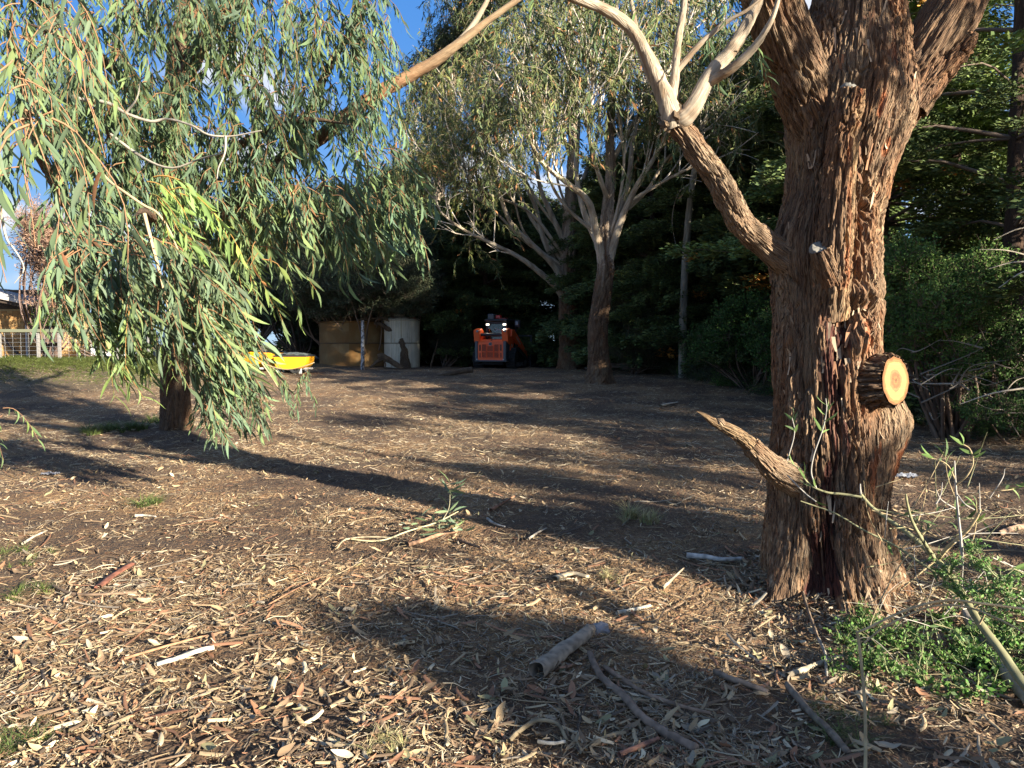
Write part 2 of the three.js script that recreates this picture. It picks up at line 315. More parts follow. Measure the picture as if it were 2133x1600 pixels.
  limb([[1745, 330, 4.72, 0.16], [1690, 215, 4.66, 0.175], [1650, 120, 4.6, 0.168], [1612, 10, 4.5, 0.155], [1570, -120, 4.4, 0.14], [1500, -330, 4.2, 0.12], [1420, -620, 4.0, 0.08]], { ns: 150, nt: 240, amp: 0.024, seed: 3 });
  limb([[1800, 330, 4.75, 0.16], [1858, 225, 4.72, 0.175], [1905, 150, 4.68, 0.17], [1955, 70, 4.62, 0.162], [2005, -15, 4.6, 0.15], [2080, -150, 4.6, 0.14], [2200, -400, 4.7, 0.12], [2300, -700, 4.9, 0.08]], { ns: 150, nt: 260, amp: 0.026, seed: 5 });
  limb([[1900, 225, 4.62, 0.095], [1945, 165, 4.58, 0.078], [1985, 118, 4.55, 0.064], [2012, 88, 4.54, 0.05], [2030, 72, 4.54, 0.022]], { ns: 80, nt: 110, amp: 0.026, seed: 8, cap: true, freq: 1.3 }, 'broken_stub');
  // the long thick limb that leaves low on one side, bends at a knot and forks
  const tan = (c, y, a, h1, p) => { const k = 0.55 + 0.3 * n3(p.x * 5, p.y * 5, p.z * 5); c[0] = lerp(c[0], 0.52, k); c[1] = lerp(c[1], 0.44, k); c[2] = lerp(c[2], 0.33, k); };
  limb([[1700, 590, 4.72, 0.15], [1640, 543, 4.68, 0.098], [1590, 505, 4.62, 0.083], [1545, 465, 4.56, 0.075], [1518, 415, 4.5, 0.071], [1490, 365, 4.45, 0.066], [1455, 318, 4.4, 0.062], [1425, 275, 4.36, 0.062], [1402, 244, 4.33, 0.060]], { ns: 110, nt: 300, amp: 0.012, seed: 11, tint: tan, extra: (y, a, c) => 0.007 * n3(c.x * 7, c.y * 7, a), freq: 1.6, cap: true });
  // broken branch running up the face of the bole, tinted paler and more orange down its right half
  const bare = (c, y, a, h1, p) => { const k = sstep(-0.2, 0.15, Math.sin(a - 0.2) + 0.35 * n3(p.x * 14, p.y * 2.5, p.z * 14)); const o = sstep(-0.1, 0.5, n3(p.x * 11, p.y * 3, p.z * 11)); c[0] = lerp(c[0], lerp(0.40, 0.42, o), k * 0.8); c[1] = lerp(c[1], lerp(0.29, 0.18, o), k * 0.8); c[2] = lerp(c[2], lerp(0.17, 0.08, o), k * 0.8); };
  limb([[1728, 660, 4.55, 0.10], [1735, 560, 4.44, 0.092], [1742, 460, 4.385, 0.086], [1748, 380, 4.36, 0.082], [1756, 300, 4.335, 0.074], [1766, 235, 4.32, 0.070], [1774, 188, 4.315, 0.062]], { ns: 110, nt: 330, amp: 0.024, seed: 14, tint: bare, cap: true, freq: 1.2 }, 'broken_branch');
  limb([[1752, 640, 4.55, 0.085], [1735, 590, 4.44, 0.072], [1720, 550, 4.385, 0.062], [1708, 518, 4.36, 0.058]], { ns: 80, nt: 110, amp: 0.016, seed: 17, freq: 1.3 }, 'sawn_stub');
  // torn grey wood on the tops of the two stubs
  const grey = plain([0.17, 0.158, 0.135], 0.95);
  const cutDisc = (c, nrm, r, jag, seed, mat, name) => {
    const m = new MB(), q = new THREE.Quaternion().setFromUnitVectors(V(0, 1, 0), nrm.clone().normalize()), R = rng(seed), NS = 40, NR = 6;
    for (let k = 0; k <= NR; k++) for (let s = 0; s <= NS; s++) { const a = s / NS * 2 * Math.PI, rr = r * k / NR * (1 + 0.08 * n2(Math.cos(a) * 2 + seed, Math.sin(a) * 2)), h = jag * (n3(Math.cos(a) * rr * 40, Math.sin(a) * rr * 40, seed) + 0.5 * n3(Math.cos(a) * rr * 110, Math.sin(a) * rr * 110, seed)); m.v(V(Math.cos(a) * rr, k === NR ? -0.03 : h, Math.sin(a) * rr).applyQuaternion(q).add(c), nrm, rr, a, [1, 1, 1]); }
    for (let k = 0; k < NR; k++) for (let s = 0; s < NS; s++) { const a = k * (NS + 1) + s; m.quad(a, a + 1, a + NS + 2, a + NS + 1); }
    return mesh(name, smoothGeo(m), mat, bigTree);
  };
  cutDisc(bt(1708, 515, 4.36), V(-0.2, 0.62, 0.76), 0.062, 0.004, 3, grey, 'sawn_face');
  cutDisc(bt(1775, 182, 4.315), V(0.25, 0.6, 0.75), 0.060, 0.010, 9, grey, 'torn_end');
  // ragged plates and shreds round the knot
  const R = rng(61), shred = new MB();
  for (let i = 0; i < 340; i++) {
    const py = i < 90 ? 640 + R() * 140 : 60 + R() * 1180, a = A(i < 90 ? -35 + R() * 75 : -85 + R() * 175), y = yr(py);
    let j = 0; while (j < sil.length - 2 && ctrl[j + 1][0].y < y) j++;
    const f = clamp((y - ctrl[j][0].y) / (ctrl[j + 1][0].y - ctrl[j][0].y)), c = ctrl[j][0].clone().lerp(ctrl[j + 1][0], f), r = lerp(ctrl[j][1], ctrl[j + 1][1], f) + extra(y, a) + 0.004;
    const nrm = V(Math.sin(a), 0, Math.cos(a)), tanv = V(Math.cos(a), 0, -Math.sin(a)), l = 0.03 + R() * 0.13, wd = 0.004 + R() * 0.014, lean = (R() - 0.5) * 0.5, curl = 0.006 + R() * 0.022, b = shred.nv, k = 0.6 + R() * 0.8;
    const col = R() < 0.35 ? [0.36 * k, 0.27 * k, 0.18 * k] : [0.25 * k, 0.13 * k, 0.07 * k];
    for (let t = 0; t <= 3; t++) { const u = t / 3, p = c.clone().addScaledVector(nrm, r + curl * u * u - 0.004).addScaledVector(tanv, lean * l * u).setY(y + (u - 0.5) * l * (i % 2 ? 1 : -1)); for (const s of [-1, 1]) shred.v(p.clone().addScaledVector(tanv, s * wd * (1 - 0.6 * u)), nrm, s, u, col); }
    for (let t = 0; t < 3; t++) shred.quad(b + t * 2, b + t * 2 + 1, b + t * 2 + 3, b + t * 2 + 2);
  }
  tag(mesh('bark_shreds', smoothGeo(shred), new THREE.MeshStandardMaterial({ vertexColors: true, roughness: 0.95, side: THREE.DoubleSide }), bigTree), null, null, null, 'stuff');

  // sawn limb: bark sleeve and the pale ringed face
  const fc = bt(1865, 793, 4.40), axis = V(0.55, 0.08, 0.83).normalize(), r0 = 0.142;
  const sleeve = new MB();
  barkTube(sleeve, [[fc.clone().addScaledVector(axis, -0.42).add(V(0, -0.03, 0)), 0.22], [fc.clone().addScaledVector(axis, -0.24), 0.185], [fc.clone().addScaledVector(axis, -0.1), 0.156], [fc.clone().addScaledVector(axis, 0.0), r0]], { ns: 160, nt: 90, amp: 0.034, seed: 23, freq: 1.2, extra: (y, a, c) => 0.025 * n3(c.x * 6 + Math.cos(a) * 2, c.y * 8, Math.sin(a) * 2) });
  mesh('sawn_limb', smoothGeo(sleeve), roughBark, bigTree, false);
  const ringTex = canvasTex(512, 512, (g, w) => {
    const R2 = rng(4), ring = (rad, col, jit, al = 1) => { g.globalAlpha = al; g.fillStyle = col; g.beginPath(); for (let i = 0; i <= 120; i++) { const a = i / 120 * 2 * Math.PI, q = rad * (1 + jit * n2(Math.cos(a) * 1.4 + rad * 0.01, Math.sin(a) * 1.4)); g.lineTo(w / 2 + Math.cos(a) * q, w / 2 + Math.sin(a) * q); } g.fill(); };
    ring(w * 0.499, '#7a5029', 0); ring(w * 0.452, '#8c6636', 0.05); ring(w * 0.40, '#a8844f', 0.04); ring(w * 0.225, '#8f6a40', 0.1); ring(w * 0.16, '#7c5734', 0.14); ring(w * 0.09, '#8a6338', 0.2); ring(w * 0.04, '#71492a', 0.2);
    g.lineWidth = 1.1; for (let k = 0; k < 34; k++) { g.globalAlpha = 0.25 + R2() * 0.3; g.strokeStyle = k < 16 ? '#573618' : '#7a5629'; g.beginPath(); const rad = w * (0.012 + k * 0.0128); for (let i = 0; i <= 100; i++) { const a = i / 100 * 2 * Math.PI, q = rad * (1 + 0.07 * n2(Math.cos(a) * 1.4, Math.sin(a) * 1.4)); g.lineTo(w / 2 + Math.cos(a) * q, w / 2 + Math.sin(a) * q); } g.stroke(); }
    for (let k = 0; k < 5; k++) { const a0 = R2() * 7, l = w * (0.14 + 0.2 * R2()); g.globalAlpha = 0.75; g.strokeStyle = '#3a2414'; g.lineWidth = 1.5 + R2() * 2; g.beginPath(); g.moveTo(w / 2, w / 2); for (let i = 1; i <= 6; i++) g.lineTo(w / 2 + Math.cos(a0 + 0.06 * (R2() - 0.5)) * l * i / 6, w / 2 + Math.sin(a0 + 0.06 * (R2() - 0.5)) * l * i / 6); g.stroke(); }
    for (let k = 0; k < 60; k++) { const y = R2() * w; g.globalAlpha = 0.12 + 0.12 * R2(); g.strokeStyle = R2() < 0.5 ? '#5c3d20' : '#d8bd8a'; g.lineWidth = 0.8 + R2(); g.beginPath(); g.moveTo(w * 0.06, y); g.quadraticCurveTo(w * 0.5, y + 26, w * 0.94, y + 4); g.stroke(); }
    for (let k = 0; k < 260; k++) { const a = R2() * 7, q = Math.sqrt(R2()) * w * 0.45; g.globalAlpha = 0.4; g.fillStyle = R2() < 0.5 ? '#8d6237' : '#fff0cd'; g.fillRect(w / 2 + Math.cos(a) * q, w / 2 + Math.sin(a) * q, 1.5, 1.5); }
    g.globalAlpha = 1;
  });
  const face = new MB(), q = new THREE.Quaternion().setFromUnitVectors(V(0, 0, 1), axis), NS = 72;
  const ctr = face.v(fc.clone().addScaledVector(axis, 0.004), axis, 0.5, 0.5, [1, 1, 1]);
  for (let s = 0; s <= NS; s++) { const a = s / NS * 2 * Math.PI, rr = r0 * (1.03 + 0.035 * n2(Math.cos(a) * 1.7 + 5, Math.sin(a) * 1.7) + 0.02 * n2(Math.cos(a) * 9, Math.sin(a) * 9)); face.v(V(Math.cos(a) * rr, Math.sin(a) * rr, 0.003).applyQuaternion(q).add(fc), axis, 0.5 + 0.5 * Math.cos(a) * 0.99, 0.5 + 0.5 * Math.sin(a) * 0.99, [1, 1, 1]); if (s) face.tri(ctr, ctr + s, ctr + s + 1); }
  mesh('sawn_face', face.geo(), new THREE.MeshStandardMaterial({ map: ringTex, color: new THREE.Color(0.8, 0.8, 0.8), roughness: 0.85 }), bigTree).userData.label = 'fresh cream sawn face with growth rings';

  // short broken snag low on the other side: bark collar, then bare pointed wood
  limb([[1665, 1000, 4.6, 0.12], [1612, 975, 4.5, 0.076], [1585, 950, 4.45, 0.060], [1562, 925, 4.42, 0.050]], { ns: 90, nt: 90, amp: 0.022, seed: 31, freq: 1.3, tint: tan, cap: true }, 'snag_collar');
  limb([[1575, 938, 4.43, 0.046], [1545, 912, 4.4, 0.040], [1515, 893, 4.38, 0.033], [1485, 878, 4.37, 0.022], [1465, 864, 4.36, 0.012], [1451, 857, 4.36, 0.003]], { ns: 60, nt: 120, amp: 0.012, seed: 35, freq: 1.8, tint: (c, y, a, h1, p) => { const k = 0.9; c[0] = lerp(c[0], 0.36, k); c[1] = lerp(c[1], 0.275, k); c[2] = lerp(c[2], 0.165, k); } }, 'snag');
  limb([[1507, 890, 4.37, 0.02], [1500, 878, 4.36, 0.026], [1494, 872, 4.36, 0.004]], { ns: 30, nt: 24, amp: 0.008, seed: 39, freq: 2, tint: tan }, 'snag_knot');

  // the forked smooth limbs beyond the knot
  const pale = (w = 0.9) => (t, a, p) => { const k = 0.5 + 0.5 * n3(p.x * 9, p.y * 9, p.z * 9), f = sstep(0.1, 0.5, n3(p.x * 4 + 5, p.y * 4, p.z * 4)); return [lerp(0.50, 0.66, k) * lerp(1, 0.72, f) * w, lerp(0.44, 0.59, k) * lerp(1, 0.66, f) * w, lerp(0.37, 0.50, k) * lerp(1, 0.60, f) * w]; };
  const smooth = (ctrl, o = {}) => { const m = new MB(); tube(m, ctrl.map(([x, y, d, r]) => [bt(x, y, d), r]), { sides: 16, lump: 0.10, col: pale(), ...o }); return mesh('limb', smoothGeo(m), smoothBark, bigTree); };
  smooth([[1406, 262, 4.34, 0.07], [1390, 215, 4.3, 0.056], [1372, 170, 4.26, 0.046], [1350, 122, 4.2, 0.040], [1316, 62, 4.12, 0.034], [1264, 22, 4.05, 0.030], [1200, -3, 4.0, 0.027], [1120, -30, 3.9, 0.02], [1040, -40, 3.85, 0.01]], { seg: 60 });
  smooth([[1400, 252, 4.34, 0.05], [1425, 246, 4.30, 0.056], [1444, 222, 4.28, 0.050], [1466, 180, 4.28, 0.044], [1490, 145, 4.28, 0.046], [1518, 110, 4.3, 0.040], [1548, 65, 4.32, 0.036], [1575, 10, 4.34, 0.032], [1600, -60, 4.3, 0.026], [1640, -200, 4.2, 0.02]], { seg: 70 });
  smooth([[1478, 172, 4.28, 0.03], [1500, 158, 4.22, 0.028], [1530, 138, 4.16, 0.026], [1565, 105, 4.1, 0.022], [1588, 75, 4.06, 0.018], [1612, 30, 4.0, 0.013], [1630, -40, 3.95, 0.008]], { seg: 40 });
  smooth([[1395, 232, 4.32, 0.03], [1405, 170, 4.3, 0.026], [1412, 90, 4.3, 0.022], [1425, 10, 4.3, 0.018], [1430, -80, 4.3, 0.012]], { seg: 40 });
  smooth([[1385, 205, 4.29, 0.024], [1350, 150, 4.3, 0.021], [1330, 90, 4.32, 0.017], [1318, 20, 4.34, 0.013], [1300, -60, 4.36, 0.008]], { seg: 36 });
  smooth([[1410, 148, 4.3, 0.02], [1455, 95, 4.26, 0.017], [1510, 48, 4.2, 0.013], [1560, 18, 4.14, 0.009], [1620, -40, 4.1, 0.006]], { seg: 36 });
  const knot = new MB(); addGeo(knot, new THREE.IcosahedronGeometry(0.085, 5), [0.34, 0.27, 0.19]);
  for (let i = 0; i < knot.nv; i++) { const x = knot.p[i * 3], y = knot.p[i * 3 + 1], z = knot.p[i * 3 + 2], s = 1 + 0.25 * n3(x * 20, y * 20, z * 20) + 0.12 * n3(x * 60, y * 60, z * 60), c = bt(1404, 248, 4.33); knot.p[i * 3] = x * s + c.x; knot.p[i * 3 + 1] = y * s * 0.9 + c.y; knot.p[i * 3 + 2] = z * s * 0.85 + c.z; }
  mesh('knot', smoothGeo(knot), barkMat, bigTree);
}
// ============================================================ FOLIAGE
// One sickle-shaped leaf: a curved strip with a fold along the middle.
function addLeaf(mb, base, dir, side, len, wid, bend, col, segs = 4, fold = 0.25) {
  const nrm = side.clone().cross(dir).normalize(), b = mb.nv, p = V(0, 0, 0), three = fold > 0 && segs > 2;
  for (let i = 0; i <= segs; i++) {
    const t = i / segs, w = wid * 0.5 * (t < 0.08 ? 0.15 : Math.pow(Math.sin(Math.PI * Math.pow(t, 0.72)), 0.9)) + (i === segs ? 0.0004 : 0.001);
    p.copy(base).addScaledVector(dir, len * t).addScaledVector(side, bend * len * (t * t - 0.25 * t)).addScaledVector(nrm, 0.10 * len * Math.sin(t * 3.1) * (bend > 0 ? 1 : -1));
    const c = [col[0] * (1 - 0.12 * t), col[1], col[2]];
    for (const s of three ? [-1, 0, 1] : [-1, 1]) mb.v(p.clone().addScaledVector(side, s * w).addScaledVector(nrm, s ? fold * w : 0), nrm.clone().addScaledVector(side, -s * fold * 0.9).normalize(), s * 0.5 + 0.5, t, s ? c : [c[0] * 1.15, c[1] * 1.1, c[2] * 1.05]);
  }
  const k = three ? 3 : 2;
  for (let i = 0; i < segs; i++) for (let s = 0; s < k - 1; s++) { const a = b + i * k + s; mb.quad(a, a + 1, a + k + 1, a + k); }
}
const GUM = [[0.136, 0.182, 0.096], [0.122, 0.168, 0.104], [0.148, 0.190, 0.088], [0.130, 0.164, 0.108], [0.160, 0.204, 0.084], [0.104, 0.144, 0.086]];
const OLIVE = [[0.085, 0.098, 0.040], [0.070, 0.085, 0.040], [0.105, 0.105, 0.040], [0.062, 0.080, 0.045], [0.120, 0.115, 0.045]];
const randDir = (R) => { const y = R() * 2 - 1, a = R() * 6.283, s = Math.sqrt(1 - y * y); return V(Math.cos(a) * s, y, Math.sin(a) * s); };
// A hanging twig of long leaves; hangs down -y from the origin. Leaves go to LEAVES when given, so that they can be meshes of their own.
function gumSpray(seed, { leaves = 19, leafLen = 0.18, width = 0.024, twig = 0.62, segs = 4, pal = GUM, spread = 0.5, fold = 0.25, twigCol = [0.28, 0.15, 0.075], out = null, wood = true } = {}) {
  const R = rng(seed), mb = new MB(), ax = V(R() - 0.5, 0, R() - 0.5).normalize(), nodes = [];
  for (let i = 0; i <= 5; i++) { const t = i / 5; nodes.push([V(ax.x * 0.35 * twig * Math.sin(t * 1.7), -twig * (0.15 * t + 0.85 * t * t), ax.z * 0.35 * twig * Math.sin(t * 1.7)).add(V((R() - 0.5) * 0.04, 0, (R() - 0.5) * 0.04)), lerp(0.0055, 0.0018, t)]); }
  if (wood) tube(mb, nodes, { sides: 4, seg: 8, lump: 0, cap: false, col: () => twigCol });
  const curve = new THREE.CatmullRomCurve3(nodes.map((n) => n[0]));
  for (let i = 0; i < leaves; i++) {
    const t = 0.12 + 0.88 * (i + R() * 0.6) / leaves, p = curve.getPoint(Math.min(1, t));
    const outw = randDir(R).setY(0).normalize(), dir = V(outw.x * spread * (0.4 + R()), -1, outw.z * spread * (0.4 + R())).normalize();
    const side = V(0, 1, 0).cross(dir).normalize().applyAxisAngle(dir, R() * 3.14), l = leafLen * (0.6 + 0.65 * R()), c = pal[Math.floor(R() * pal.length)], k = 0.75 + 0.5 * R();
    let col = [c[0] * k, c[1] * k, c[2] * k]; if (R() < 0.025) col = [0.22, 0.10, 0.05];
    const target = out ? new MB() : mb;
    addLeaf(target, p, dir, side, l, width * (0.75 + 0.5 * R()) * l / leafLen, (R() - 0.5) * 0.5, col, segs, fold);
    if (out) out.push(target);
  }
  return mb;
}
// A flat, feathery conifer branchlet along +x, drooping a little, made of many scale-leaved tips.
function frond(seed, pal, { n = 300, L = 1.15, tip = 0.105 } = {}) {
  const R = rng(seed), mb = new MB(), up = V(0, 1, 0);
  tube(mb, [[V(0, 0, 0), 0.008], [V(L * 0.5, 0.03, 0), 0.006], [V(L, -0.08, 0), 0.002]], { sides: 3, seg: 4, lump: 0, cap: false, col: () => [0.09, 0.06, 0.04] });
  for (let i = 0; i < n; i++) {
    const t = Math.pow(R(), 0.8), sd = R() < 0.5 ? -1 : 1, reach = R() * 0.40 * (1 - 0.7 * t) + 0.01;
    const p = V(t * L + reach * 0.55, 0.03 - 0.11 * t * t - 0.25 * reach * reach + (R() - 0.5) * 0.22, sd * reach), d = V(0.7 + 0.5 * R(), (R() - 0.45) * 0.8, sd * (0.1 + R())).normalize(), s = d.clone().cross(up).normalize().applyAxisAngle(d, (R() - 0.5) * 2.2);
    const c = pal[Math.floor(R() * pal.length)], k = 0.65 + 0.7 * R(), l = tip * (0.6 + 0.8 * R()), w = l * 0.20, nr = d.clone().cross(s), col = [c[0] * k, c[1] * k, c[2] * k], b = mb.nv;
    mb.v(p.clone().addScaledVector(s, -w * 0.4), nr, 0, 0, col); mb.v(p.clone().addScaledVector(d, l * 0.55).addScaledVector(s, -w), nr, 0, 0.5, col); mb.v(p.clone().addScaledVector(d, l), nr, 0, 1, col); mb.v(p.clone().addScaledVector(d, l * 0.5).addScaledVector(s, w), nr, 1, 0.5, col);
    mb.quad(b, b + 1, b + 2, b + 3);
  }
  return mb.geo();
}
// A tuft of small roundish leaves on fine twigs.
function tuft(seed, pal, { n = 150, r = 0.35, leaf = 0.035, wid = 0.6, twigs = 7, twigCol = [0.16, 0.12, 0.08], up = 0.2 } = {}) {
  const R = rng(seed), mb = new MB();
  for (let k = 0; k < twigs; k++) {
    const d = randDir(R); d.y = Math.abs(d.y) * (1 - up) + up; d.normalize();
    const pts = [0, 0.35, 0.7, 1].map((t) => [d.clone().multiplyScalar(r * t * (0.8 + 0.4 * R())).add(V((R() - 0.5) * 0.12 * r, (R() - 0.5) * 0.12 * r, (R() - 0.5) * 0.12 * r)), lerp(0.005, 0.0015, t)]);
    tube(mb, pts, { sides: 3, seg: 5, lump: 0, cap: false, col: () => twigCol });
    const cv = new THREE.CatmullRomCurve3(pts.map((p) => p[0]));
    for (let i = 0; i < n / twigs; i++) {
      const t = 0.15 + 0.85 * R(), p = cv.getPoint(t).add(randDir(R).multiplyScalar(r * 0.22 * R())), dd = randDir(R).addScaledVector(d, 0.8).normalize(), s = dd.clone().cross(randDir(R)).normalize(), c = pal[Math.floor(R() * pal.length)], q = 0.65 + 0.7 * R(), l = leaf * (0.6 + 0.8 * R());
      addLeaf(mb, p, dd, s, l, l * wid, (R() - 0.5) * 0.3, [c[0] * q, c[1] * q, c[2] * q], 2, 0);
    }
  }
  return mb.geo();
}
const Q = new THREE.Quaternion(), M4 = new THREE.Matrix4(), S3 = V(1, 1, 1), C3 = new THREE.Color();
// placements: [position, quaternion, scale, tint]; spread over the variants
function foliage(parent, geos, mat, put, name = 'foliage') {
  geos.forEach((g, k) => {
    const mine = put.filter((_, i) => i % geos.length === k); if (!mine.length) return;
    const im = new THREE.InstancedMesh(g, mat, mine.length); im.name = name; im.castShadow = im.receiveShadow = true; tag(im, null, null, null, 'stuff');
    mine.forEach(([p, q, s, t], i) => { im.setMatrixAt(i, M4.compose(p, q, s.isVector3 ? s : S3.set(s, s, s))); im.setColorAt(i, C3.setRGB(...(t || [1, 1, 1]))); });
    parent.add(im);
  });
}
const hang = (R, lean = V(0, 0, 0), jit = 0.35) => new THREE.Quaternion().setFromUnitVectors(V(0, -1, 0), V(lean.x + (R() - 0.5) * jit * 2, -1, lean.z + (R() - 0.5) * jit * 2).normalize()).multiply(Q.clone().setFromAxisAngle(V(0, 1, 0), R() * 6.283));
const nearSprays = [1, 2, 3, 4, 5].map((s) => gumSpray(s, {}).geo());
const midSprays = [11, 12, 13, 14].map((s) => gumSpray(s, { segs: 3, fold: 0, leaves: 19, leafLen: 0.185, width: 0.025 }).geo());
const oliveSprays = [21, 22, 23, 24].map((s) => gumSpray(s, { segs: 2, fold: 0, leaves: 20, leafLen: 0.20, width: 0.030, twig: 0.75, spread: 0.75, pal: OLIVE, twigCol: [0.3, 0.24, 0.17] }).geo());
const CYP = [[0.092, 0.130, 0.044], [0.074, 0.110, 0.042], [0.115, 0.155, 0.048], [0.096, 0.118, 0.052], [0.140, 0.175, 0.055]];
const cypFronds = [31, 32, 33].map((s) => frond(s, CYP));
const barkBrown = (k = 1) => (t, a, p) => { const q = 0.75 + 0.4 * n3(p.x * 6, p.y * 2, p.z * 6); return [0.15 * q * k, 0.10 * q * k, 0.068 * q * k]; };
// ============================================================ THE DROOPING GUM TREE ON THE LEFT
{
  const base = ground(368, 893), D = -base.z, R = rng(404);
  const tr = thing('weeping_gum_tree', 'drooping gum tree with a leafy curtain round its rough trunk before the yellow wheelbarrows', 'tree', base.clone());
  const pt = (x, y, d) => at(x, y, d).sub(base);
  const trunk = new MB();
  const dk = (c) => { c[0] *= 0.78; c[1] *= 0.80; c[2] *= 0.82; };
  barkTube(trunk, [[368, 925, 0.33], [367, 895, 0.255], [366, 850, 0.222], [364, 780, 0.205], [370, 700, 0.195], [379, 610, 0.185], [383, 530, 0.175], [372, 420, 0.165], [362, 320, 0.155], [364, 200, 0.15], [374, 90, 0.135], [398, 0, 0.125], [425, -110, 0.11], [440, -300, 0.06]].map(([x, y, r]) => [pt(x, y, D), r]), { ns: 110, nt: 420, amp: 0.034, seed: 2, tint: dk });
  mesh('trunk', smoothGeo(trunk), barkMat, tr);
  const limb = (ctrl, o = {}) => { const m = new MB(); barkTube(m, ctrl.map(([x, y, d, r]) => [pt(x, y, d), r]), { ns: 40, nt: 160, amp: 0.016, cap: true, ...o }); return mesh('limb', smoothGeo(m), barkMat, tr); };
  limb([[381, 570, D, 0.14], [420, 485, D - 0.2, 0.125], [470, 440, D - 0.4, 0.115], [530, 385, D - 0.7, 0.11], [600, 325, D - 0.9, 0.105], [665, 288, D - 1.1, 0.10], [725, 240, D - 1.3, 0.097], [775, 203, D - 1.4, 0.094]], { seed: 4 });
  const orange = (t, a, p) => { const k = 0.5 + 0.5 * n3(p.x * 5, p.y * 5, p.z * 5), f = sstep(0.0, 0.55, t); return [lerp(lerp(0.46, 0.36, k), lerp(0.52, 0.42, k), f), lerp(lerp(0.24, 0.17, k), lerp(0.40, 0.32, k), f), lerp(lerp(0.12, 0.09, k), lerp(0.27, 0.22, k), f)]; };
  const sm = new MB(); tube(sm, [[765, 210, D - 1.4, 0.098], [800, 187, D - 1.45, 0.096], [850, 160, D - 1.5, 0.088], [905, 128, D - 1.6, 0.080], [950, 95, D - 1.7, 0.064], [1010, 48, D - 1.8, 0.047], [1080, -2, D - 1.9, 0.038], [1160, -60, D - 2, 0.028], [1260, -130, D - 2, 0.012]].map(([x, y, d, r]) => [pt(x, y, d), r]), { sides: 18, seg: 80, lump: 0.08, col: orange });
  mesh('limb', smoothGeo(sm), smoothBark, tr).userData.label = 'smooth orange and cream limb';
  const sm2 = new MB(); tube(sm2, [[945, 98, D - 1.7, 0.05], [975, 66, D - 1.7, 0.044], [1000, 28, D - 1.7, 0.038], [1018, -8, D - 1.7, 0.032], [1030, -80, D - 1.7, 0.02]].map(([x, y, d, r]) => [pt(x, y, d), r]), { sides: 12, seg: 30, lump: 0.08, col: (t, a, p) => [0.5, 0.44, 0.36] }); mesh('limb', smoothGeo(sm2), smoothBark, tr);
  limb([[366, 200, D, 0.13], [420, 95, D - 0.5, 0.115], [470, 32, D - 0.8, 0.105], [515, -25, D - 1, 0.09], [600, -160, D - 1.5, 0.05]], { seed: 6 });
  limb([[372, 640, D, 0.12], [300, 560, D - 0.9, 0.10], [184, 464, D - 1.6, 0.085], [149, 437, D - 1.8, 0.08], [110, 372, D - 2.1, 0.072], [72, 300, D - 2.4, 0.06], [40, 190, D - 2.6, 0.045], [20, 60, D - 2.8, 0.03]], { seed: 7 });
  limb([[605, 322, D - 0.9, 0.07], [650, 220, D - 1, 0.06], [690, 132, D - 1.1, 0.055], [745, 40, D - 1.2, 0.045], [785, -60, D - 1.3, 0.03]], { seed: 8, ns: 24, nt: 90 });
  limb([[372, 470, D, 0.08], [430, 360, D - 1, 0.065], [520, 290, D - 2, 0.05], [640, 250, D - 2.6, 0.035], [730, 260, D - 3, 0.004]], { seed: 9, ns: 24, nt: 90 });
  limb([[362, 330, D, 0.09], [300, 220, D - 1.5, 0.075], [220, 130, D - 3, 0.06], [140, 80, D - 4.6, 0.045], [60, 50, D - 6, 0.006]], { seed: 10, ns: 24, nt: 110 });
  limb([[378, 600, D, 0.08], [360, 520, D - 2, 0.06], [330, 470, D - 4, 0.045], [300, 440, D - 5.4, 0.03], [280, 450, D - 6.3, 0.003]], { seed: 12, ns: 24, nt: 110 });
  const twig = (ctrl, c, r0 = 0.014, r1 = 0.004) => { const m = new MB(); tube(m, ctrl.map(([x, y, d], i) => [pt(x, y, d), lerp(r0, r1, i / (ctrl.length - 1))]), { sides: 7, lump: 0.15, col: () => c }); return mesh('twig', smoothGeo(m), twigMat, tr); };
  const greyT = [0.34, 0.30, 0.24], tanT = [0.40, 0.30, 0.17], redT = [0.24, 0.10, 0.06];
  twig([[40, 215, 7.4], [110, 184, 7.2], [160, 205, 7.1], [228, 216, 7], [262, 236, 7], [316, 253, 7], [345, 248, 7], [400, 262, 6.9], [435, 281, 6.8], [478, 284, 6.8], [545, 272, 6.7]], greyT, 0.022, 0.006);
  twig([[262, 236, 7], [285, 205, 7], [292, 170, 7]], greyT, 0.012, 0.004); twig([[470, 284, 6.8], [468, 320, 6.8], [455, 350, 6.8], [452, 372, 6.8]], greyT, 0.012, 0.004);
  twig([[200, 345, 6.2], [228, 378, 6.1], [262, 402, 6], [300, 428, 6], [326, 442, 6], [352, 478, 6], [370, 520, 6], [385, 556, 6.1]], tanT, 0.014, 0.006);
  twig([[230, 280, 7.5], [300, 330, 7.4], [360, 350, 7.2], [420, 330, 7.1], [470, 318, 7]], greyT, 0.016, 0.005);
  twig([[0, 430, 4.2], [15, 500, 4.2], [30, 520, 4.2], [50, 560, 4.2], [30, 590, 4.2]], greyT, 0.008, 0.002);
  twig([[520, 740, 6.4], [560, 762, 6.3], [600, 770, 6.2], [636, 762, 6.1], [655, 755, 6.1]], tanT, 0.007, 0.003); twig([[545, 756, 6.3], [575, 800, 6.3], [600, 850, 6.3]], tanT, 0.006, 0.002);
  twig([[372, 640, 7], [395, 690, 6.8], [430, 740, 6.6], [445, 800, 6.5], [440, 880, 6.5]], tanT, 0.012, 0.004);
  twig([[300, 445, 6], [330, 560, 6], [350, 640, 6.1], [372, 700, 6.2]], tanT, 0.016, 0.008);
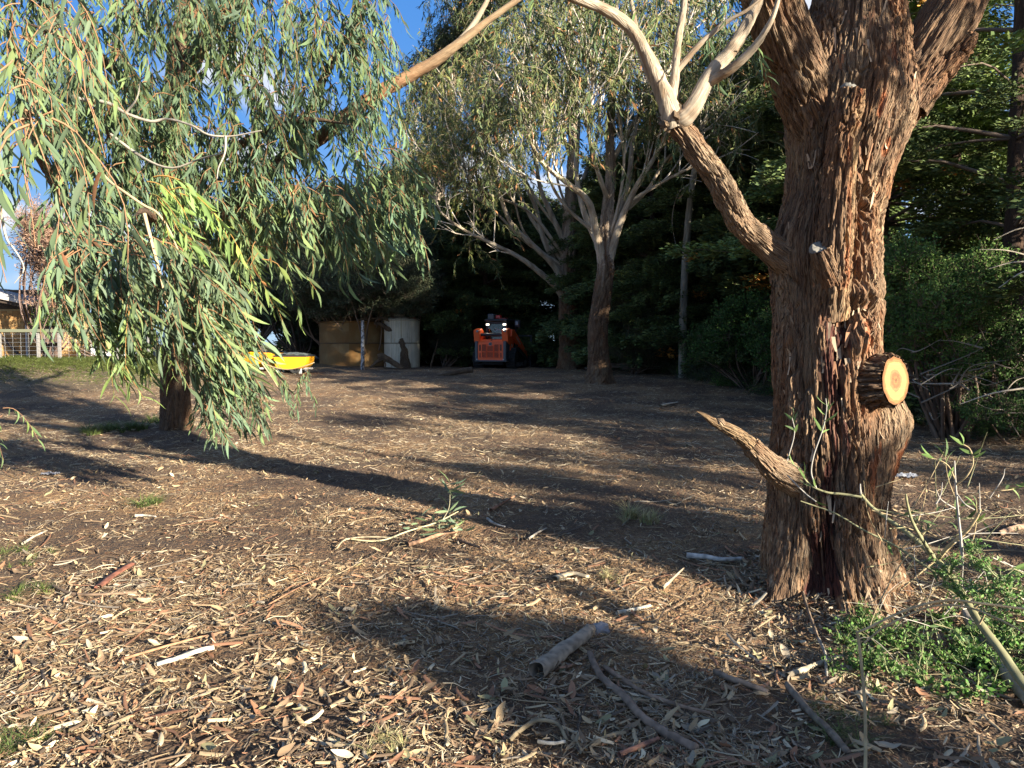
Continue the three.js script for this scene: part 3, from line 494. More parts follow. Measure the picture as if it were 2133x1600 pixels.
  for (let i = 0; i < 12; i++) { const x = 380 + R() * 40, d = 6.6 + R() * 0.4; twig([[x, 640 + R() * 30, d], [x + 8, 690, d], [x + 25 + R() * 40, 760 + R() * 40, d - 0.1]], R() < 0.6 ? redT : tanT, 0.006, 0.002); }

  // [centre x, y, half width, half height, depth, half depth, sprays, size, lean to the right, tint]
  const near = [
    [282, 580, 172, 62, 6.3, 0.7, 90, 1.0, 0.40, [1, 1, 1]], [424, 650, 56, 60, 6.4, 0.6, 44, 1.0, 0.42, [1.05, 1.05, 0.95]], [448, 765, 36, 45, 6.5, 0.4, 26, 0.95, 0.35, [0.95, 1.0, 0.95]], [482, 805, 30, 28, 6.6, 0.3, 13, 0.75, 0.4, [1, 1, 1]],
    [265, 665, 34, 42, 6.2, 0.4, 20, 0.9, 0.25, [1.2, 1.25, 0.85]], [178, 590, 55, 40, 6.2, 0.6, 20, 1.0, 0.3, [0.95, 1, 1]], [428, 815, 20, 28, 6.3, 0.2, 9, 0.7, 0.15, [0.85, 0.9, 0.95]], [420, 868, 8, 14, 6.2, 0.1, 3, 0.65, 0.1, [0.9, 0.95, 0.95]],
    [320, 430, 55, 35, 5.2, 0.4, 9, 0.9, 0.5, [1.5, 1.6, 0.85]], [600, 806, 30, 10, 6.2, 0.2, 4, 0.5, 0.2, [0.95, 1.05, 0.95]], [640, 790, 14, 8, 6.1, 0.1, 2, 0.42, 0.25, [1, 1.05, 0.95]],
    [150, 490, 70, 55, 6.4, 0.8, 24, 1.0, 0.35, [0.9, 0.95, 1]], [525, 560, 30, 36, 6.6, 0.5, 9, 0.85, 0.35, [1.15, 1.15, 0.8]],
  ];
  const edge = [[50, 250, 70, 70, 4.2, 0.5, 12, 1.0, 0.1, [1, 1.02, 0.95]], [70, 330, 60, 50, 4.1, 0.4, 8, 1.05, 0.15, [1, 1.02, 0.95]], [15, 400, 20, 40, 3.8, 0.2, 2, 0.9, 0.1, [0.8, 0.85, 0.9]], [8, 885, 10, 12, 4.4, 0.1, 2, 0.45, 0.25, [1.1, 1.2, 0.8]], [90, 75, 90, 60, 4.9, 0.5, 14, 1.0, 0.15, [1, 1.02, 0.95]]];
  const upper = [
    [630, 440, 150, 55, 8.8, 1.2, 46, 1.15, 0.25, [1, 1.02, 0.92]], [770, 395, 80, 70, 9, 1.0, 26, 1.15, 0.25, [1, 1.05, 0.95]], [680, 490, 100, 30, 8.6, 0.8, 20, 1.1, 0.25, [1, 1.02, 0.92]], [825, 440, 30, 40, 8.9, 0.5, 8, 1.1, 0.25, [0.9, 1.02, 1.02]],
    [450, 240, 230, 120, 10, 1.6, 120, 1.15, 0.12, [0.92, 0.94, 0.85]], [560, 60, 220, 80, 10.4, 1.6, 100, 1.15, 0.1, [0.94, 0.96, 0.86]], [250, 250, 180, 150, 9, 1.6, 100, 1.1, 0.12, [0.94, 0.96, 0.86]], [120, 130, 140, 130, 7.4, 1.4, 54, 1.05, 0.1, [0.96, 0.98, 0.9]],
    [775, 95, 45, 90, 10.2, 0.8, 24, 1.1, 0.12, [0.9, 1, 1.02]], [420, 420, 170, 70, 9.2, 1.2, 56, 1.1, 0.25, [0.94, 0.96, 0.86]], [720, 235, 110, 50, 9.8, 0.8, 32, 1.1, 0.2, [0.92, 1, 0.98]], [300, 380, 180, 60, 8.4, 1.2, 50, 1.1, 0.2, [0.9, 0.95, 0.92]],
    [250, 20, 260, 60, 9.6, 1.8, 60, 1.15, 0.1, [0.88, 0.9, 0.82]], [200, -90, 420, 90, 9.6, 2, 70, 1.2, 0.1, [0.85, 0.9, 0.9]], [700, -100, 160, 80, 10.4, 1.2, 30, 1.2, 0.1, [0.85, 0.9, 0.9]], [530, 340, 120, 60, 9.4, 1, 30, 1.1, 0.2, [0.9, 0.98, 0.95]],
  ];
  const spread = (list) => {
    const out = [];
    for (const [cx, cy, rx, ry, d, dd, n, s, lean, t] of list) for (let i = 0; i < n; i++) {
      const q = randDir(R).multiplyScalar(Math.cbrt(0.15 + 0.85 * R())), k = 0.8 + 0.4 * R();
      out.push([pt(cx + q.x * rx, cy + q.y * ry - 40 * s * 6.5 / d, d + q.z * dd), hang(R, V(lean, 0, 0.05), 0.3), s * (0.75 + 0.5 * R()), [t[0] * k, t[1] * k, t[2] * k]]);
    }
    return out;
  };
  foliage(tr, nearSprays, gumLeaf, spread(near));
  for (const u of upper) u[6] = Math.round(u[6] * 1.25);
  foliage(tr, midSprays, gumLeaf, spread(upper));
  // the sprays that hang largest: every leaf is a piece of its own
  let singles = 0;
  for (const [p, q, s, t] of spread(edge)) {
    const leaves = [], mb = gumSpray(900 + singles, { leaves: 9, leafLen: 0.18, out: leaves }), M = new THREE.Matrix4().compose(p, q, V(s, s, s));
    const tw = mesh('twig', mb.geo(), twigMat, tr); tw.applyMatrix4(M);
    for (const l of leaves) { if (singles++ >= 298) break; for (let i = 0; i < l.nv; i++) for (let j = 0; j < 3; j++) l.c[i * 3 + j] *= t[j]; mesh('leaf', l.geo(), gumLeaf, tr).applyMatrix4(M); }
  }
}
// ============================================================ THE TWO PALE-LIMBED GUMS AT THE FAR END
{
  const cream = (t, a, p) => { const k = 0.5 + 0.5 * n3(p.x * 4, p.y * 1.2, p.z * 4), f = sstep(0.0, 0.5, n3(p.x * 3 + 9, p.y * 0.5, p.z * 3)); return [lerp(0.68, 0.86, k) * lerp(1, 0.66, f), lerp(0.63, 0.80, k) * lerp(1, 0.61, f), lerp(0.55, 0.70, k) * lerp(1, 0.56, f)]; };
  function gum({ name, label, base, D, trunk, fork, limbs, seed, sprays, pal, tint, spraySize = 1.1 }) {
    const R = rng(seed), tr = thing(name, label, 'tree', base.clone()), pt = (x, y, d) => at(x, y, d).sub(base);
    // stringy brown bark below the fork, peeling to pale wood above
    const m = new MB(), y1 = pt(0, fork, D).y;
    barkTube(m, trunk.map(([x, y, r, dz = 0]) => [pt(x, y, D + dz), r]), { ns: 72, nt: 300, amp: 0.055, seed, freq: 0.8, extra: (y, a) => 0.10 * Math.exp(-y / 0.25) * (1 + 0.6 * Math.sin(a * 4 + seed)), tint: (c, y, a, h1, p) => {
      const k = sstep(y1 - 0.9, y1 + 0.9, y + 0.9 * n3(Math.cos(a) * 2, y * 0.35, Math.sin(a) * 2)), q = cream(0, a, p);
      for (let j = 0; j < 3; j++) c[j] = lerp(c[j] * 0.9, q[j], k);
    } });
    mesh('trunk', smoothGeo(m), barkMat, tr);
    const put = [];
    const sprayAt = (p, n, s = 1) => { for (let i = 0; i < n; i++) { const k = 0.75 + 0.5 * R(); put.push([p.clone().add(randDir(R).multiplyScalar(0.3 + 0.75 * R())), hang(R, V(0.1, 0, 0), 0.75), s * spraySize * (0.65 + 0.6 * R()), tint.map((v) => v * k)]); } };
    limbs.forEach((L, li) => {
      const drift = L.dz ?? (R() - 0.5) * 7, n = L.pts.length, ctrl = L.pts.map(([x, y], i) => [pt(x, y, D + drift * (i / (n - 1))), lerp(L.r, 0.022, Math.pow(i / (n - 1), 0.8))]);
      const mb = new MB(); tube(mb, ctrl, { sides: 10, seg: n * 7, lump: 0.10, col: cream, seed: li });
      const tw = new MB(), curve = new THREE.CatmullRomCurve3(ctrl.map((c) => c[0]), false, 'centripetal'), nb = L.nb ?? 14;
      for (let b = 0; b < nb; b++) {
        const t = 0.45 + 0.55 * (b + R()) / nb, p = curve.getPoint(Math.min(1, t)), along = curve.getTangent(Math.min(1, t));
        const d = randDir(R).multiplyScalar(0.9).addScaledVector(along, 0.9).add(V(0, 0.55, 0)).normalize(), l = (1.0 + 1.9 * R()) * (1.15 - 0.4 * t), r = 0.03 * (1.2 - 0.5 * t);
        const p1 = p.clone().addScaledVector(d, l * 0.55), p2 = p1.clone().addScaledVector(d.clone().add(V(0, 0.35, 0)).normalize(), l * 0.55);
        tube(tw, [[p, r], [p1, r * 0.65], [p2, r * 0.3]], { sides: 5, seg: 6, lump: 0.1, col: cream, cap: false });
        const cnt = sprays * (L.leafy ?? 1); sprayAt(p2, Math.round(cnt * (0.6 + R() * 0.8)));
        for (let k = 0; k < 2; k++) { const d2 = d.clone().add(randDir(R).multiplyScalar(0.8)).normalize(), e = p1.clone().addScaledVector(d2, l * (0.3 + 0.4 * R())); tube(tw, [[p1, r * 0.5], [p1.clone().lerp(e, 0.5).add(V(0, 0.04, 0)), r * 0.35], [e, r * 0.2]], { sides: 4, seg: 4, lump: 0, col: cream, cap: false }); sprayAt(e, Math.round(cnt * 0.7 * (0.5 + R()))); }
      }
      addGeo(mb, tw.geo()); const g = mb.geo(); mesh('limb', g, smoothBark, tr);
    });
    foliage(tr, pal, farLeaf, put);
    return tr;
  }
  const bA = ground(1187, 769), bB = ground(1250, 798);
  gum({ name: 'pale_gum_tree', label: 'tall gum tree with pale spreading limbs and a shaggy brown base behind the orange loader', base: bA, D: -bA.z, seed: 51, sprays: 7, pal: oliveSprays, tint: [1.5, 1.5, 1.2], fork: 560,
    trunk: [[1187, 790, 0.50], [1187, 768, 0.46], [1186, 700, 0.42], [1184, 630, 0.40], [1183, 560, 0.33], [1185, 480, 0.27], [1190, 400, 0.24], [1195, 300, 0.205], [1190, 200, 0.17], [1185, 100, 0.13], [1190, 0, 0.10], [1196, -90, 0.06]],
    limbs: [
      { r: 0.17, pts: [[1180, 630], [1160, 600], [1125, 568], [1080, 535], [1020, 505], [960, 475], [918, 440], [900, 395]], leafy: 0.35, dz: -2 },
      { r: 0.16, pts: [[1180, 620], [1155, 555], [1120, 520], [1065, 465], [1040, 400], [1022, 335], [985, 270], [955, 190]], dz: -3 },
      { r: 0.14, pts: [[1182, 590], [1135, 505], [1115, 430], [1088, 370], [1058, 300], [1030, 230], [1000, 150]], dz: 1 },
      { r: 0.13, pts: [[1184, 520], [1150, 450], [1125, 390], [1115, 320], [1100, 240], [1092, 150], [1100, 60], [1105, -40]], dz: -1 },
      { r: 0.12, pts: [[1190, 620], [1215, 545], [1235, 480], [1262, 415], [1300, 340], [1332, 250], [1350, 160]], dz: 3 },
      { r: 0.11, pts: [[1187, 430], [1220, 360], [1245, 280], [1252, 180], [1262, 80], [1270, -30]], dz: 2 },
      { r: 0.09, pts: [[1188, 330], [1165, 250], [1150, 160], [1140, 70], [1150, -30]], dz: -2 },
      { r: 0.10, pts: [[1182, 560], [1110, 460], [1050, 350], [985, 315], [935, 270], [905, 210]], dz: 2 },
      { r: 0.075, pts: [[1183, 560], [1090, 500], [1030, 440], [975, 400], [935, 370]], leafy: 0.6 }, { r: 0.075, pts: [[1184, 500], [1120, 420], [1075, 330], [1040, 250], [1020, 160]], leafy: 0.6 }, { r: 0.06, pts: [[1150, 555], [1090, 480], [1070, 420], [1030, 370], [1000, 300]], leafy: 0.6, dz: -3 }, { r: 0.065, pts: [[1186, 450], [1160, 370], [1150, 280], [1130, 200], [1125, 120]], leafy: 0.6, dz: -3 },
      { r: 0.08, pts: [[1183, 545], [1100, 440], [1010, 400], [950, 350], [890, 330]], dz: -3.5 },
    ] });
  gum({ name: 'pale_gum_tree', label: 'smaller gum tree with a twisted dark trunk beside the taller pale gum', base: bB, D: -bB.z, seed: 52, sprays: 6.5, pal: oliveSprays, tint: [1.25, 1.3, 1.15], fork: 530,
    trunk: [[1249, 825, 0.40], [1249, 797, 0.33], [1247, 740, 0.285], [1246, 680, 0.275], [1254, 620, 0.25], [1262, 560, 0.245], [1259, 525, 0.21], [1266, 440, 0.16], [1272, 360, 0.13], [1270, 280, 0.11], [1276, 180, 0.085], [1281, 80, 0.06], [1286, -20, 0.04]],
    limbs: [
      { r: 0.15, pts: [[1258, 560], [1242, 485], [1225, 420], [1180, 380], [1130, 340], [1100, 280], [1078, 200]], dz: -2 },
      { r: 0.14, pts: [[1265, 560], [1290, 470], [1320, 400], [1362, 330], [1390, 282], [1402, 215]], dz: -1.5 },
      { r: 0.09, pts: [[1268, 520], [1308, 430], [1370, 385], [1438, 350], [1490, 330]], dz: -1, leafy: 0.15, nb: 6 },
      { r: 0.11, pts: [[1257, 530], [1216, 440], [1200, 350], [1206, 250], [1190, 130], [1196, 30]], dz: 1.5 },
      { r: 0.11, pts: [[1264, 520], [1308, 385], [1320, 285], [1350, 180], [1372, 80], [1380, -20]], dz: 2 },
      { r: 0.08, pts: [[1268, 420], [1240, 340], [1225, 260], [1235, 170], [1225, 70]], dz: -2.5 },
      { r: 0.06, pts: [[1262, 520], [1290, 420], [1300, 330], [1290, 230], [1300, 140]], leafy: 0.6, dz: -1 }, { r: 0.06, pts: [[1258, 500], [1170, 420], [1140, 350], [1150, 260], [1140, 180]], leafy: 0.6, dz: -1.5 }, { r: 0.06, pts: [[1268, 470], [1345, 400], [1390, 330], [1440, 290], [1480, 240]], leafy: 0.6, dz: -1 },
      { r: 0.08, pts: [[1272, 340], [1330, 240], [1390, 150], [1425, 60], [1440, -40]], dz: 0 },
    ] });
  // slim pale sapling trunk standing alone at the forest edge
  const bP = ground(1420, 787), dP = -bP.z, tp = thing('slender_gum_tree', 'slim straight grey-white trunk leaning against the dark trees, bare to the top', 'tree', bP.clone()), pm = new MB(), pq = (x, y) => at(x, y, dP).sub(bP);
  tube(pm, [[1419, 800, 0.15], [1421, 785, 0.135], [1422, 700, 0.128], [1425, 600, 0.12], [1432, 480, 0.112], [1443, 380, 0.10], [1458, 300, 0.085], [1475, 220, 0.07], [1492, 140, 0.05], [1505, 60, 0.035], [1512, -20, 0.02]].map(([x, y, r]) => [pq(x, y), r]), { sides: 22, seg: 110, lump: 0.07, col: (t, a, p) => { const k = sstep(-0.1, 0.5, n3(p.x * 7, p.y * 3, p.z * 7)); return [lerp(0.34, 0.52, k), lerp(0.34, 0.50, k), lerp(0.30, 0.44, k)]; } });
  mesh('trunk', smoothGeo(pm), smoothBark, tp);
  const R = rng(57), pb = new MB(), put = [];
  for (const c of [[[1458, 300], [1490, 270], [1530, 235], [1560, 190]], [[1443, 380], [1415, 400], [1400, 460], [1410, 520]], [[1475, 220], [1450, 160], [1440, 90], [1445, 20]], [[1490, 150], [1520, 100], [1540, 30]]]) tube(pb, c.map(([x, y], i) => [pq(x, y), lerp(0.03, 0.008, i / 3)]), { sides: 5, lump: 0.1, col: () => [0.45, 0.43, 0.38] });
  mesh('limb', smoothGeo(pb), smoothBark, tp);
  for (let i = 0; i < 46; i++) { const q = randDir(R); put.push([pq(1480 + q.x * 70, 70 + q.y * 110).add(V(0, 0, q.z * 1.2)), hang(R, V(0, 0, 0), 0.6), 1.2, [0.9, 0.98, 0.9]]); }
  foliage(tp, oliveSprays, farLeaf, put);

  // darker gum standing behind on the far side, above the tanks
  const bC = V(at(925, 700, 40).x, H(at(925, 700, 40).x, -40), -40);
  gum({ name: 'dark_gum_tree', label: 'dark-leaved gum tree rising behind the pale gums against the blue sky', base: bC, D: 40, seed: 58, sprays: 9, spraySize: 1.6, pal: oliveSprays, tint: [0.75, 0.82, 0.75], fork: 700,
    trunk: [[925, 775, 0.4], [922, 700, 0.36], [915, 560, 0.30], [915, 420, 0.24], [930, 300, 0.18], [945, 180, 0.12], [955, 60, 0.07], [960, -20, 0.04]],
    limbs: [{ r: 0.14, pts: [[892, 640], [870, 540], [880, 430], [895, 340], [890, 260]] }, { r: 0.14, pts: [[905, 520], [960, 420], [1000, 320], [1010, 220], [1000, 120]] }, { r: 0.12, pts: [[915, 420], [905, 320], [900, 220], [930, 130], [960, 40]] }, { r: 0.12, pts: [[930, 300], [970, 200], [1000, 90], [1010, 0]] }, { r: 0.1, pts: [[940, 200], [945, 110], [985, 20], [1000, -50]] }, { r: 0.1, pts: [[925, 340], [890, 250], [905, 170], [935, 90]] }] });
}
// ============================================================ THE DARK SHELTER BELT: cypresses, shrubs, tea-trees
function cypress(label, x, z, h, spread, seed, { tint = [1, 1, 1], low = 0.9, group, dense = 1, trunkR = 0.02, size = 1, brown = 0.015 } = {}) {
  const R = rng(seed), y0 = H(x, z), tr = thing('cypress_tree', label, 'tree', [x, y0, z], 0, group), put = [], tm = new MB(), bm = new MB();
  const lean = V((R() - 0.5) * 0.05, 0, (R() - 0.5) * 0.05), ax = (y) => V(lean.x * y, y, lean.z * y);
  tube(tm, [[ax(-0.2), h * trunkR * 1.25], [ax(0.6), h * trunkR], [ax(h * 0.5), h * trunkR * 0.62], [ax(h * 0.97), 0.03]], { sides: 14, seg: 40, lump: 0.14, col: barkBrown(1.15), seed });
  mesh('trunk', smoothGeo(tm), roughBark, tr);
  for (let y = low; y < h; y += (0.34 + 0.2 * R()) / dense) {
    const f = y / h, nb = 3 + Math.floor(R() * 2.4);
    for (let b = 0; b < nb; b++) {
      const a = R() * 6.283, L = spread * (0.35 + 0.65 * Math.pow(1 - f, 0.75)) * (0.6 + 0.6 * R()), rise = -0.25 + 0.8 * R(), d = V(Math.cos(a), 0, Math.sin(a));
      const p0 = ax(y), p1 = p0.clone().addScaledVector(d, L * 0.5).add(V(0, rise * L * 0.35, 0)), p2 = p0.clone().addScaledVector(d, L).add(V(0, rise * L * 0.35 - 0.12 * L, 0));
      tube(bm, [[p0, 0.012 + 0.012 * L], [p1, 0.012 + 0.004 * L], [p2, 0.006]], { sides: 4, seg: 5, lump: 0, col: () => [0.12, 0.085, 0.06], cap: false });
      const n = Math.ceil(L / 0.30 * dense), cv = new THREE.QuadraticBezierCurve3(p0, p1.clone().multiplyScalar(2).sub(p0.clone().add(p2).multiplyScalar(0.5)), p2);
      for (let k = 0; k < n; k++) {
        const t = clamp(0.22 + 0.8 * (k + R() * 0.7) / n), p = cv.getPoint(t), yaw = -a + (R() - 0.5) * 2.2, g = 0.7 + 0.6 * R(), dead = R() < brown;
        const q = new THREE.Quaternion().setFromEuler(new THREE.Euler((R() - 0.5) * 0.5, yaw, (R() - 0.6) * 0.5, 'YXZ'));
        put.push([p, q, size * (0.75 + 0.65 * R()) * (0.75 + 0.35 * (1 - f)), dead ? [5 * g, 1.9 * g, 1.4 * g] : [tint[0] * g, tint[1] * g, tint[2] * g]]);
      }
    }
  }
  const bmesh_ = mesh('branches', bm.geo(), twigMat, tr); tag(bmesh_, null, null, null, 'stuff');
  foliage(tr, cypFronds, farLeaf, put);
  return tr;
}
{
  const front = 'dark cypress trees of the shelter belt', L = [
    ['tall cypress with a bare brown trunk showing above the round-leaved green bush', 9.0, -13.0, 10, 4.0, { low: 2.6, dense: 0.52 }],
    ['cypress with drooping light green sprays directly behind the thick red-brown trunk', 8.6, -17.2, 10.5, 3.6, { tint: [1.15, 1.2, 1.0] }],
    ['broad cypress filling the gap between the thick trunk and the tallest brown-trunked cypress', 10.6, -17.5, 11, 3.8, { dense: 0.5, low: 1.4 }],
    ['dark cypress just behind the bend of the long tan limb', 8.6, -22, 11.5, 3.0, { dense: 0.7 }],
    ['dark cypress standing to the right of the slim grey-white trunk', 7.6, -26, 12, 3.4, {}],
    ['dark cypress between the slim grey-white trunk and the twisted gum', 5.6, -28.5, 10, 3.2, {}],
    ['low dense cypress in the shade behind the twisted gum trunk', 4.3, -31.5, 8.6, 3.0, { low: 1.4 }],
    ['dense dark cypress towering just behind the orange loader', -1.4, -36.5, 9.2, 3.3, { low: 0.5 }],
    ['dark cypress between the orange loader and the pale tank', -2.9, -37.6, 8.4, 2.8, { low: 0.5 }],
    ['dark cypress rising above the pale end of the tanks', -6.2, -42.5, 9.4, 3.2, { low: 0.6 }],
    ['cypress seen through the gap beside the pale gum base', 2.6, -41, 9.5, 3.6, { low: 3.2 }],
  ];
  L.forEach(([lb, x, z, h, s, o], i) => cypress(lb, x, z, h, s, 600 + i, { group: front, ...o }));
  // second and third rows, only glimpsed through the first
  [[11.5, -23.5, 12.5], [10.5, -28.5, 13], [8.2, -32, 12], [6.5, -36, 10], [0.6, -43, 9], [-8.2, -41.5, 8.5], [-2.6, -42, 10]].forEach(([x, z, h], i) => cypress('shaded cypress of the rear row, glimpsed between the trees in front', x, z, h, 4, 640 + i, { group: 'rear row of cypresses', dense: 0.8, size: 1.6, low: 0.4 }));
  // the belt goes on past the edge of the picture and keeps the sun off its own inner side
  [[13.4, -10.2, 8, 2.6], [14.2, -2.2, 6, 2.2], [24, -2, 9, 4.2]].forEach(([x, z, h, sp], i) => cypress('cypress at the side of the belt, shading the tangle beneath it', x, z, h, sp, 670 + i, { group: 'cypresses at the side of the clearing', dense: 0.5, size: 1.6, low: 1 }));
}
// ---------------- shrubs
const GREEN = [[0.075, 0.135, 0.030], [0.095, 0.160, 0.036], [0.060, 0.110, 0.027], [0.120, 0.185, 0.045]], GREYGREEN = [[0.080, 0.094, 0.052], [0.066, 0.082, 0.050], [0.100, 0.110, 0.058], [0.088, 0.092, 0.048]], YELLOW = [[0.130, 0.150, 0.035], [0.105, 0.130, 0.032], [0.155, 0.165, 0.045]];
const roundTufts = [1, 2, 3].map((s) => tuft(700 + s, GREEN, { n: 170, r: 0.34, leaf: 0.034, wid: 0.7 }));
const fineTufts = [1, 2, 3].map((s) => tuft(710 + s, GREYGREEN, { n: 260, r: 0.5, leaf: 0.085, wid: 0.13, twigs: 11, twigCol: [0.15, 0.12, 0.09] }));
const yellowTufts = [1, 2, 3].map((s) => tuft(720 + s, YELLOW, { n: 260, r: 0.55, leaf: 0.085, wid: 0.3, twigs: 10 }));
const deadTufts = [1, 2].map((s) => tuft(730 + s, [[0.26, 0.15, 0.10], [0.20, 0.115, 0.08], [0.32, 0.20, 0.14]], { n: 200, r: 0.5, leaf: 0.07, wid: 0.2, twigs: 10, twigCol: [0.16, 0.10, 0.075] }));
// blobs: [px, py, depth, half width, half height (pixels), half depth (m), tufts, scale]
function shrub(name, label, category, base, geos, blobs, seed, { tint = [1, 1, 1], mat = farLeaf, stems = 6, stemCol = barkBrown(1.2), stemR = 0.035, group, bent = 0.15 } = {}) {
  const R = rng(seed), tr = thing(name, label, category, base.clone(), 0, group), put = [], sm = new MB();
  for (const [cx, cy, d, rx, ry, dz, n, s] of blobs) {
    for (let i = 0; i < n; i++) {
      const q = randDir(R).multiplyScalar(Math.cbrt(0.25 + 0.75 * R())), p = at(cx + q.x * rx, cy + q.y * ry, d + q.z * dz).sub(base), k = 0.7 + 0.6 * R();
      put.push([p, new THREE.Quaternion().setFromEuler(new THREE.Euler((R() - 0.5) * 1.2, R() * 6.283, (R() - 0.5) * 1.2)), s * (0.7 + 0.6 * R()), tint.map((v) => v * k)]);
    }
    for (let i = 0; i < stems; i++) {
      const q = randDir(R).multiplyScalar(0.75), e = at(cx + q.x * rx, cy + q.y * ry, d + q.z * dz).sub(base), b = V((R() - 0.5) * 0.4, -0.1, (R() - 0.5) * 0.4), mid = b.clone().lerp(e, 0.5).add(randDir(R).multiplyScalar(bent * e.length()));
      tube(sm, [[b, stemR], [mid, stemR * 0.65], [e, stemR * 0.2]], { sides: 5, seg: 9, lump: 0.12, col: stemCol, cap: false });
    }
  }
  tag(mesh('stems', sm.geo(), twigMat, tr), null, null, null, 'stuff'); foliage(tr, geos, mat, put); return tr;
}
shrub('green_bush', 'bright green bush with small round leaves under the brown-trunked cypress', 'bush', V(7.1, H(7.1, -11.6), -11.6), roundTufts, [[1985, 640, 11.3, 115, 90, 0.8, 130, 1.0], [1900, 560, 11.6, 60, 40, 0.6, 40, 1.0], [2010, 760, 11, 35, 40, 0.3, 24, 0.9], [2060, 600, 11.4, 70, 60, 0.6, 40, 1.0], [1900, 700, 11.6, 60, 70, 0.7, 40, 1.0]], 801);
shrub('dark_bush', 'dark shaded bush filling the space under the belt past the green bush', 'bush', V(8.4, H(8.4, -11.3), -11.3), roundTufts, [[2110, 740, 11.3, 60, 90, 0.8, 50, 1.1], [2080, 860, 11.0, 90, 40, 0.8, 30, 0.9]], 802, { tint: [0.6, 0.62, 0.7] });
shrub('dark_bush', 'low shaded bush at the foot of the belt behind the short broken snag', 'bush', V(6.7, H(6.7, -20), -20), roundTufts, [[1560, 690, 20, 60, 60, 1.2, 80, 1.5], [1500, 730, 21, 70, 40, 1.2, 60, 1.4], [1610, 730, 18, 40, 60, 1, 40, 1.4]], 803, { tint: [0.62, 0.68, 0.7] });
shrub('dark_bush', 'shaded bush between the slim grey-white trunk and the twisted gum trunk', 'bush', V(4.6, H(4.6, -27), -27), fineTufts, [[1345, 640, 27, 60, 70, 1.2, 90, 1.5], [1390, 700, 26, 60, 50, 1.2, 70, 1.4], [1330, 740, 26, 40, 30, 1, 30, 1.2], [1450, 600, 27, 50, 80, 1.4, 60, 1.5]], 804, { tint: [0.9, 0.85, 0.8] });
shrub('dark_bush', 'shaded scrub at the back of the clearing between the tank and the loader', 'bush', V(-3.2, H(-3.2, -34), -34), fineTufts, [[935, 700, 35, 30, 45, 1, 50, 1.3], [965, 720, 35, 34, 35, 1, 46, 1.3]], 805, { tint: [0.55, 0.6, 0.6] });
shrub('tea_tree', 'grey-green tea-tree with tangled twigs spreading over the tanks', 'tree', V(-7.2, H(-7.2, -35.5), -35.5), fineTufts, [[760, 590, 33, 110, 62, 2.2, 300, 1.7], [660, 600, 34, 80, 70, 2, 190, 1.7], [840, 610, 33, 60, 50, 1.4, 120, 1.6], [700, 530, 35, 110, 50, 2, 150, 1.7], [810, 540, 35, 90, 60, 2, 130, 1.7]], 806, { stems: 16, stemR: 0.06, stemCol: barkBrown(1.9), bent: 0.22 });
shrub('tea_tree', 'small dark tea-tree with thin crooked stems between the wheelbarrows and the tanks', 'tree', V(-10.6, H(-10.6, -36), -36), fineTufts, [[590, 630, 36, 60, 45, 1.5, 120, 1.6], [620, 700, 37, 40, 25, 1, 24, 1.3], [560, 600, 36, 50, 50, 1.5, 80, 1.6]], 807, { stems: 9, stemR: 0.06, stemCol: barkBrown(0.8), tint: [0.8, 0.85, 0.9], bent: 0.2 });
shrub('wattle_tree', 'sunlit yellow-green wattle tree rising behind the tea-trees', 'tree', V(-15, H(-15, -41), -41), yellowTufts, [[540, 540, 41, 90, 70, 2.4, 230, 1.9], [460, 600, 42, 70, 60, 2, 120, 1.8], [600, 500, 42, 60, 60, 2, 120, 1.8], [520, 470, 43, 70, 40, 2, 70, 1.8]], 808, { stems: 9, stemR: 0.1 });
shrub('wattle_tree', 'dull green wattle tree behind the tea-tree and left of the dark gum', 'tree', V(-9, H(-9, -45), -45), fineTufts, [[740, 480, 45, 100, 60, 2.4, 150, 2.4], [830, 440, 46, 80, 70, 2.4, 150, 2.4], [660, 450, 46, 80, 50, 2, 90, 2.4]], 809, { stems: 9, stemR: 0.1, tint: [1.1, 1.2, 0.9] });
shrub('dead_conifer', 'dead conifer with pinkish brown twigs standing beside the brick house', 'tree', V(-18.6, H(-18.6, -29), -29), deadTufts, [[115, 540, 29, 50, 60, 1.6, 80, 1.5], [75, 480, 29, 30, 50, 1.2, 36, 1.4], [120, 630, 28.6, 34, 30, 1.0, 26, 1.2], [150, 540, 29, 50, 60, 1.4, 50, 1.6]], 810, { stems: 14, stemR: 0.045, stemCol: () => [0.15, 0.10, 0.08] });
shrub('garden_bush', 'green bush behind the wire fence beside the brick house', 'bush', V(-16.4, H(-16.4, -29), -29), yellowTufts, [[125, 670, 29, 40, 20, 1, 26, 1.0], [240, 715, 31, 40, 25, 1, 36, 1.2]], 811, { stems: 4, tint: [0.6, 0.8, 0.7] });

// the belt closes behind the clearing: broad dark trees whose crowns run together
const darkTufts = [1, 2, 3].map((s) => tuft(740 + s, [[0.082, 0.108, 0.044], [0.100, 0.128, 0.048], [0.068, 0.092, 0.042], [0.125, 0.145, 0.058]], { n: 340, r: 0.5, leaf: 0.075, wid: 0.32, twigs: 11, twigCol: [0.09, 0.07, 0.05] }));
const darkTree = (label, x, d, blobs, seed, o = {}) => shrub('dark_tree', label, 'tree', V(x, H(x, -d), -d), darkTufts, blobs, seed, { stems: 7, stemR: 0.12, stemCol: barkBrown(0.9), bent: 0.12, ...o });
darkTree('broad dark tree filling the gap behind the tanks', -9.5, 41, [[700, 600, 41, 130, 90, 2, 240, 2.6], [640, 690, 41, 60, 50, 1.5, 40, 2.2], [820, 560, 42, 100, 110, 2, 240, 2.6], [560, 640, 43, 70, 60, 2, 70, 2.4]], 821, { tint: [1.2, 1.2, 1.1] });
